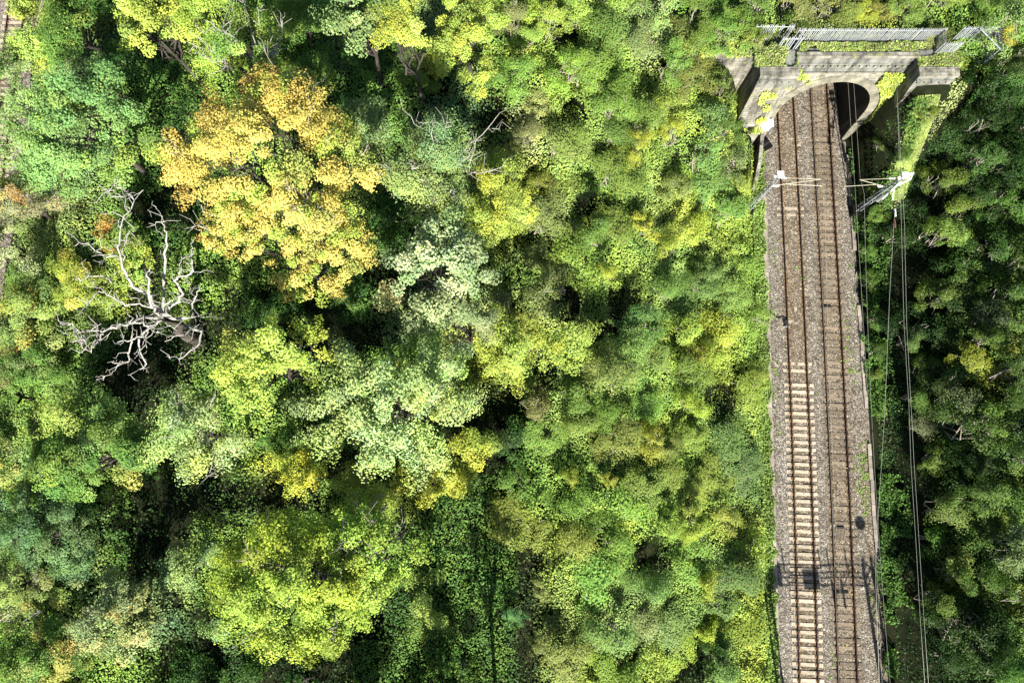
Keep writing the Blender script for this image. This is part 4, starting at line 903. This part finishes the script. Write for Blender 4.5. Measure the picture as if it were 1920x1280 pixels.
# bushes that stand out in the photograph
for a in [(1070, 640, 1.5, 4.2, 'y'), (1110, 445, 1.3, 3.2, 'g'), (1205, 430, 1.0, 2.6, 'Y'), (1185, 285, 1.1, 3.0, 'Y'), (1235, 215, 1.0, 3.0, 'y'), (1265, 240, .9, 3.2, 'Y'), (1150, 700, 1.8, 3.4, 'o'), (1000, 760, 1.1, 2.4, 'r'),
          (1075, 262, 1.1, 3.4, 'g'), (1255, 135, 1.2, 2.8, 'g'), (1215, 1100, 1.2, 3.0, 'b'), (1275, 445, 1.1, 2.8, 'Y'), (1310, 410, 1.0, 2.6, 'Y'), (1250, 470, 1.0, 2.4, 'Y'), (1300, 670, 1.2, 3.0, 'Y'), (1330, 655, 1.0, 2.8, 'Y'), (1295, 760, 1.2, 2.8, 'Y'),
          (1215, 825, 1.0, 2.8, 'Y'), (1320, 1095, 1.0, 2.6, 'Y'), (1330, 1185, .9, 2.4, 'Y'), (1295, 985, 1.0, 2.6, 'Y'), (1070, 890, .6, 1.6, 'Y'), (1135, 895, .6, 1.6, 'Y'), (1140, 515, .7, 1.8, 'Y'), (1015, 15, 1.6, 3.4, 'L'), (1075, 25, 1.5, 3.2, 'L'), (1035, 50, 1.2, 3, 'y'), (960, 45, 1.2, 2.6, 'w'),
          (990, 255, 1.0, 1.8, 'w'), (975, 400, 1.0, 1.6, 'w'), (945, 575, .9, 1.5, 'w'), (1350, 165, 1.0, 3.4, 'd'), (1340, 215, 1.2, 3.0, 'b'), (1355, 250, 1.2, 2.6, 'd'), (1375, 310, 1.2, 2.4, 'b'), (1320, 290, 1.4, 3.0, 'b'), (1205, 600, 1.6, 2.6, 'b'),
          (1740, 690, 1.2, 3, 'y'), (1705, 745, .9, 2.2, 'y'), (1700, 640, 1.0, 2.4, 'l'), (1760, 445, 1.4, 3.4, 'l'), (1790, 400, 1.4, 3.4, 'm'), (1845, 640, 1.1, 3, 'y'), (1810, 925, 1.4, 3.4, 'y'), (1760, 955, 1.4, 3.0, 'l'), (1745, 1010, 1.2, 2.6, 'm'), (1725, 800, 1.3, 1.8, 'w'), (1790, 1085, 1.1, 2.6, 'o'),
          (1750, 860, 1.2, 2.8, 'y'), (1860, 600, 1.3, 3.2, 'b'), (1785, 750, 1.4, 3.0, 's'), (1880, 1020, 1.5, 3.2, 's'), (1800, 1060, 1.3, 3, 'l'), (1750, 1120, 1.3, 3, 'm'), (1870, 800, 1.6, 3.4, 'm'), (1890, 700, 1.6, 3.4, 'g'), (1760, 340, 1.4, 3.2, 'm'), (1830, 300, 1.5, 3.4, 'g'), (1740, 250, 1.4, 3.0, 'm'), (1790, 235, 1.3, 3.0, 'g'),
          (1750, 560, 1.3, 2.8, 'm'), (1790, 520, 1.4, 3.0, 'm'), (1850, 450, 1.5, 3.4, 'g'), (1890, 380, 1.6, 3.4, 'g'), (1880, 60, 1.5, 3.2, 's'), (1900, 110, 1.3, 3, 'g'), (1870, 75, .7, 1.8, 'Y'), (1620, 18, 1.1, 1.6, 'Y'), (1650, 20, .9, 1.3, 'y'), (1530, 18, 1.5, 1.4, 'r'), (1480, 12, 1.2, 1.4, 'r'), (1580, 30, 1.1, 1.4, 'o'), (1500, 45, 1.0, 1.6, 'd'), (1700, 15, 1.3, 1.5, 'o'),
          (1760, 70, .9, 1.4, 'w'), (1585, 92, .8, 1.0, 'Y'), (1530, 92, .7, .8, 'p'), (1640, 92, .8, .9, 'y'), (1700, 92, .8, 1.0, 'p'), (1730, 105, .7, 1.1, 'y'), (1480, 90, .8, 1.8, 'm'), (1440, 95, 1.0, 1.8, 'l'), (1420, 75, 1.0, 2.0, 'm'), (1440, 112, 1.0, 1.5, 'y'), (1350, 75, 1.2, 2.4, 'g'),
          (1800, 105, .9, .9, 'y'), (1850, 120, .7, .9, 'Y'), (1425, 220, .5, .7, 'y'), (20, 670, 1.3, 2.0, 'R'), (35, 655, 1.0, 2.0, 'R'), (965, 1150, .8, 1.4, 'b'), (1015, 1110, .7, 1.1, 'r'), (1025, 1170, .8, 1.2, 'r'), (1015, 1210, .7, 1.0, 'r'),
          (1625, 470, .7, 1.2, 'm'), (1628, 530, .8, 1.3, 'g'), (1640, 600, .7, 1.2, 'm'), (1643, 660, .7, 1.1, 'g'), (1648, 700, .6, 1.0, 'm'), (1625, 420, .8, 1.3, 'o'), (1625, 345, .6, 1.0, 'o'), (1605, 310, .5, .7, 'y'),
          (1690, 205, 1.0, .8, 'L'), (1640, 300, .7, .7, 'L'), (1750, 150, 1.0, 1.0, 'y')]:
    bush(*a)
NS = len(BUSH)
rb = np.random.default_rng(77)
def filler(x0, x1, y0, y1, sx, sy, rad, ht):
    py = y0; row = 0
    while py < y1:
        px = x0 + (row % 2) * sx / 2
        while px < x1:
            qx, qy = px + rb.normal(0, sx * .22), py + rb.normal(0, sy * .22); k = KEY(qx, qy)
            if all((qx - b[0]) ** 2 + (qy - b[1]) ** 2 > 34 ** 2 for b in BUSH[:NS]) and not any((qx - a) ** 2 + ((qy - b) * .8) ** 2 < 30 ** 2 for a, b in SHADE_HOLLOW) and not (k == 'k' and rb.random() < .5):
                bush(qx, qy, rad * rb.uniform(.75, 1.3), ht * rb.uniform(.65, 1.4), k)
            px += sx
        py += sy; row += 1
filler(965, 1425, 8, 1290, 66, 68, 1.5, 1.7)
filler(1690, 1935, 175, 1290, 62, 62, 1.6, 2.7)
filler(1290, 1420, 20, 120, 60, 50, 1.2, 1.8)
filler(1640, 1900, 5, 45, 64, 50, 1.2, 1.4)
# labels: colour, size, which bank or strip, level with what, and where in its row counted from the tracks
MARKS = [(40, 'behind the fences'), (125, 'beside the parapet'), (205, 'beside the arch'), (285, 'by the cabinet'), (350, 'beside the masts'), (430, 'below the masts'), (510, 'above the cable'),
         (585, 'beside the cable'), (655, 'below the cable'), (725, 'by the first pale sleeper'), (800, 'above the bend'), (880, 'above the disc shadow'), (960, 'beside the disc shadow'), (1045, 'beside the gantry shadow'), (1130, 'below the gantry shadow'), (1210, 'by the mast shadow'), (1300, 'at the bottom edge')]
ORD = ['first', 'second', 'third', 'fourth', 'fifth', 'sixth', 'seventh', 'eighth', 'ninth', 'tenth', 'eleventh', 'twelfth', 'thirteenth', 'fourteenth', 'fifteenth', 'sixteenth', 'seventeenth', 'eighteenth', 'nineteenth', 'twentieth']
rows = {}
for b in BUSH:
    zone = 'hilltop' if b[3] > 30.6 and b[0] > 1290 else ('sunlit bank' if b[0] < 1500 else 'shaded bank')
    mk = min(MARKS, key=lambda q: abs(q[0] - b[1]))[1]; rows.setdefault((zone, mk), []).append(b)
for (zone, mk), L_ in rows.items():
    L_.sort(key=lambda b: abs(b[2] - 26.5))
    for i, b in enumerate(L_):
        sz = 'low' if b[5] < 1.6 else ('small' if b[4] < 1.15 else ('large' if b[4] > 1.7 else 'leafy'))
        b.append(f'{sz} {CN[b[6]]} bush, {ORD[min(i, 19)]} from the rails {mk}, ' + zone)
for i, (px, py, x, y, rad, ht, key, jit, lab) in enumerate(BUSH):
    sh = SH[int(rb.integers(len(SH)))]; z = float(ground(x, y)); z = max(z, -.1) + (.25 if 3 < x < 21 else 0)
    r_ = thing('bush', (x, y, z), lab, 'bush', 'bushes of the banks and hilltop', rz=rb.uniform(0, 6.28)); sc_ = (rad / 1.25, rad / 1.25, ht / (1.25 * 1.9))
    mixc = cmcol(np.array([px]), np.array([py]))[0]; pk = PAL[key] * ((.8, .88, .9) if key == 'Y' and py > 120 else (1, 1, 1)) if i < NS else PAL[key] * .45 + mixc * .55
    shd = px > 1600 and y < 30; pk = PAL['m'] * (1.0, 1.08, 1.1) if shd and key in 'yo' else pk; pk = pk if shd or key == 'k' else pk * .75 + np.array((.29, .42, .085)) * .33; c = pk * (.66 if shd else 1) * rb.uniform(.85, 1.2) * (1 + rb.normal(0, .07, 3))  # bushes on the shaded bank get their shade as a darker colour
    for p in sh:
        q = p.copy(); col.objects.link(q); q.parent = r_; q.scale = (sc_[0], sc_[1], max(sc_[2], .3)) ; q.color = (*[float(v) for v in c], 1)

# ivy on the stonework
def ivy(name, label, pts_fn, n, key, seed, leaf=(.08, .17)):
    rg = np.random.default_rng(seed); n = int(n * 1.7); P, Nn = pts_fn(rg, n); k = np.array([PAL[c] for c in key])[rg.integers(0, len(key), len(P))]
    cl_ = vnoise(P[:, 0] * 1.0, P[:, 2] * 1.0 + P[:, 1], .7)[:, None]
    c0 = P.mean(0).copy(); c0[2] = P[:, 2].min(); o = foliage_mesh(name, P - c0, Nn, rg.uniform(*leaf, len(P)), k * (.7 + .6 * cl_) * (1 + rg.normal(0, .18, (len(P), 1))), rg); o.location = tuple(c0)
    tag(o, label, 'ivy', 'ivy on the portal')
def right_ivy(rg, n):
    x = rg.uniform(29.4, 32.3, n); z = rg.uniform(2.2, 9.0, n); d = np.hypot((x - ACX) / 4.5, (z - 3.9) / 4.7)
    k = (d > 1.0) & (x < 31.0 + (9.6 - z) * .12 + .2) & (vnoise(x, z, .9) + sstep((z - 3) / 4) * .5 > .42); x = x[k]; z = z[k]
    return np.stack([x, py_(z) - .1 - rg.random(len(x)) * .55 * vnoise(x, z, .8), z], 1), np.tile((0., -.8, .5), (len(x), 1)) + rg.normal(0, .5, (len(x), 3))
ivy('ivy', 'thick yellow-green ivy covering the wall on the shaded side of the arch', right_ivy, 5200, 'yyLpY', 1)
def left_ivy(rg, n):
    x = rg.uniform(19.0, 24.4, n); z = rg.uniform(2.2, 9.4, n); d = np.hypot((x - ACX) / 4.5, (z - 3.9) / 4.7)
    k = (d > 1.0) & (vnoise(x + 7, z + 3, .8) > .66); x = x[k]; z = z[k]; off = np.where(x < 21.6, -1.62, -.05)
    return np.stack([x, py_(z) + off - rg.random(len(x)) * .2, z], 1), np.tile((0., -.8, .5), (len(x), 1)) + rg.normal(0, .5, (len(x), 3))
ivy('ivy', 'scattered yellow ivy patches on the sunlit block and arch', left_ivy, 5000, 'yYpL', 2)
def wing_ivy(rg, n):
    t_ = rg.random(n); y = 21.5 + t_ * 6.2; x = 31.75 + rg.random(n) * 1.6; z = np.interp(y, [21, 22.6, 24.2, 25.6, 27.2, 28.6], [.5, 1.2, 2.4, 4.3, 6.9, 9.3]) + rg.random(n) * .4
    z = np.maximum(z, ground(x, y) + .1); return np.stack([x, y, z], 1), np.tile((0., -.5, .7), (n, 1)) + rg.normal(0, .5, (n, 3))
ivy('ivy', 'bright green ivy spilling over the top of the curved retaining wall', wing_ivy, 9000, 'lpypl', 3, (.10, .2))
def wall_shade_ivy(rg, n):
    y = rg.uniform(21.2, 28.4, n); top = np.interp(y, [21, 22.6, 24.2, 25.6, 27.2, 28.6], [.4, 1.1, 2.2, 4.0, 6.6, 8.8]); z = rg.random(n) * top; x = np.interp(y, [21, 22.6, 24.2, 25.6, 27.2, 28.6], [32.3, 31.7, 31.5, 31.5, 31.6, 31.9]) - .08 - rg.random(n) * .22
    k = vnoise(y * 1.0, z, .8) > .34; low = rg.random(n) < .35; x = np.where(low, rg.uniform(30.75, 31.6, n), x); z = np.where(low, -.2 + rg.random(n) * .3, z); k |= low
    return np.stack([x, y, z], 1)[k], np.where(low[:, None], (0., 0, 1.), (-.9, -.1, .4))[k] + rg.normal(0, .4, (k.sum(), 3))
ivy('ivy', 'ivy darkened for shade on the shadowed face of the curved retaining wall', wall_shade_ivy, 9000, 'kddg', 6, (.10, .2))  # dense dark leaves added to deepen the wall's shade
def wing2_ivy(rg, n):
    x = rg.uniform(12, 19, n); y = 30.1 + rg.random(n) * 1.6; z = np.maximum(ground(x, y), 10.2) + rg.random(n) * .4; k = vnoise(x, y, .9) > .45
    return np.stack([x, y, z], 1)[k], np.tile((0., -.3, .9), (k.sum(), 1)) + rg.normal(0, .5, (k.sum(), 3))
ivy('ivy', 'yellowish creeper over the pinkish wing wall', wing2_ivy, 3500, 'ylYp', 4)
def verge_ivy(rg, n):
    x = rg.uniform(18.5, 34.2, n); y = rg.uniform(29.2, 32.2, n); z = np.where(y < 31.2, 10.58, 10.0) + rg.random(n) * .45 * vnoise(x, y, .8); k = (vnoise(x, y + 5, .9) > .3) & ~((y < 30.45) & (x > 21.8) & (x < 31)) & ~((y < 29.0))
    return np.stack([x, y, np.maximum(z, ground(x, y) + .05)], 1)[k], np.tile((0., -.2, 1.), (k.sum(), 1)) + rg.normal(0, .5, (k.sum(), 3))
ivy('ivy', 'mixed straw and green creeper between the parapet and the fences', verge_ivy, 16000, 'porwmyo', 5)
# hay-like tussocks along the foot of the banks
def verge():
    rg = np.random.default_rng(8); n = 38000; y = rg.uniform(-20, 27.5, n); side = rg.random(n) < .5
    xl = np.array([xl_f(v) for v in y]); xr = np.array([xr_f(v) for v in y])
    wob = vnoise(y, y * 0 + 3, 1.2); x = np.where(side, xl + .55 * vnoise(y, y * 0 + 9, .7) - .1 - rg.random(n) * 1.1, xr - .3 + rg.random(n) ** 1.2 * 2.1 + .9 * (vnoise(y, y * 0 + 5, 2.3) - .5))
    kp = side | ((vnoise(x, y, .9) > .38) & (vnoise(y, x, 3.1) > .3)); side = side[kp]; x = x[kp]; y = y[kp]; n = len(x)
    z = np.maximum(ground(x, y), -.2) + .1 + rg.random(n) * .35 + np.where(side, 0, .35) * vnoise(x, y, .8)
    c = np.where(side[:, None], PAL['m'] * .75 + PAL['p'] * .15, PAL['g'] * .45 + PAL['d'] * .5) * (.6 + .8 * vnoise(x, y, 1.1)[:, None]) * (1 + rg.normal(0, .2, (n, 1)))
    o = foliage_mesh('verge_grass', np.stack([x, y, z], 1), np.tile((0, -.2, .8), (n, 1)) + rg.normal(0, .6, (n, 3)), rg.uniform(.09, .22, n), c, rg); tag(o, kind='stuff')
verge()
def weeds():
    rg = np.random.default_rng(12); cx = []
    for a, b, k in ((1618, 870, 22), (1612, 905, 18), (1622, 935, 14), (1590, 640, 8), (1598, 700, 8), (1465, 800, 5), (1640, 1120, 10), (1500, 500, 3), (1600, 560, 8), (1560, 1240, 4), (1450, 480, 6), (1455, 700, 8)):
        for _ in range(k): x, y, z = at(a + rg.normal(0, 7), b + rg.normal(0, 26), 0); cx.append((x, y))
    cx = np.array(cx); ix = np.repeat(np.arange(len(cx)), 14); P = np.stack([cx[ix, 0], cx[ix, 1], np.full(len(ix), .03)], 1) + rg.normal(0, .09, (len(ix), 3)) * np.array((1, 1, .25))
    c = np.where(rg.random((len(ix), 1)) < .75, PAL['m'], PAL['p']) * (1 + rg.normal(0, .2, (len(ix), 1)))
    tag(foliage_mesh('weeds', P, np.tile((0, 0, 1.), (len(ix), 1)) + rg.normal(0, .5, (len(ix), 3)), rg.uniform(.06, .13, len(ix)), c, rg), kind='stuff')
    n = 420; y = rg.uniform(-20, 27, n); x = rg.uniform(22.2, 30.3, n); c = np.array([PAL['A'], PAL['Y'], PAL['r'], PAL['p']])[rg.integers(0, 4, n)]
    tag(foliage_mesh('fallen_leaves', np.stack([x, y, np.full(n, .07)], 1), np.tile((0, 0, 1.), (n, 1)) + rg.normal(0, .2, (n, 3)), rg.uniform(.05, .11, n), c, rg), kind='stuff')
weeds()
print('faces', sum(len(o.data.polygons) for o in sc.objects if o.type == 'MESH'), 'bushes', len(BUSH))
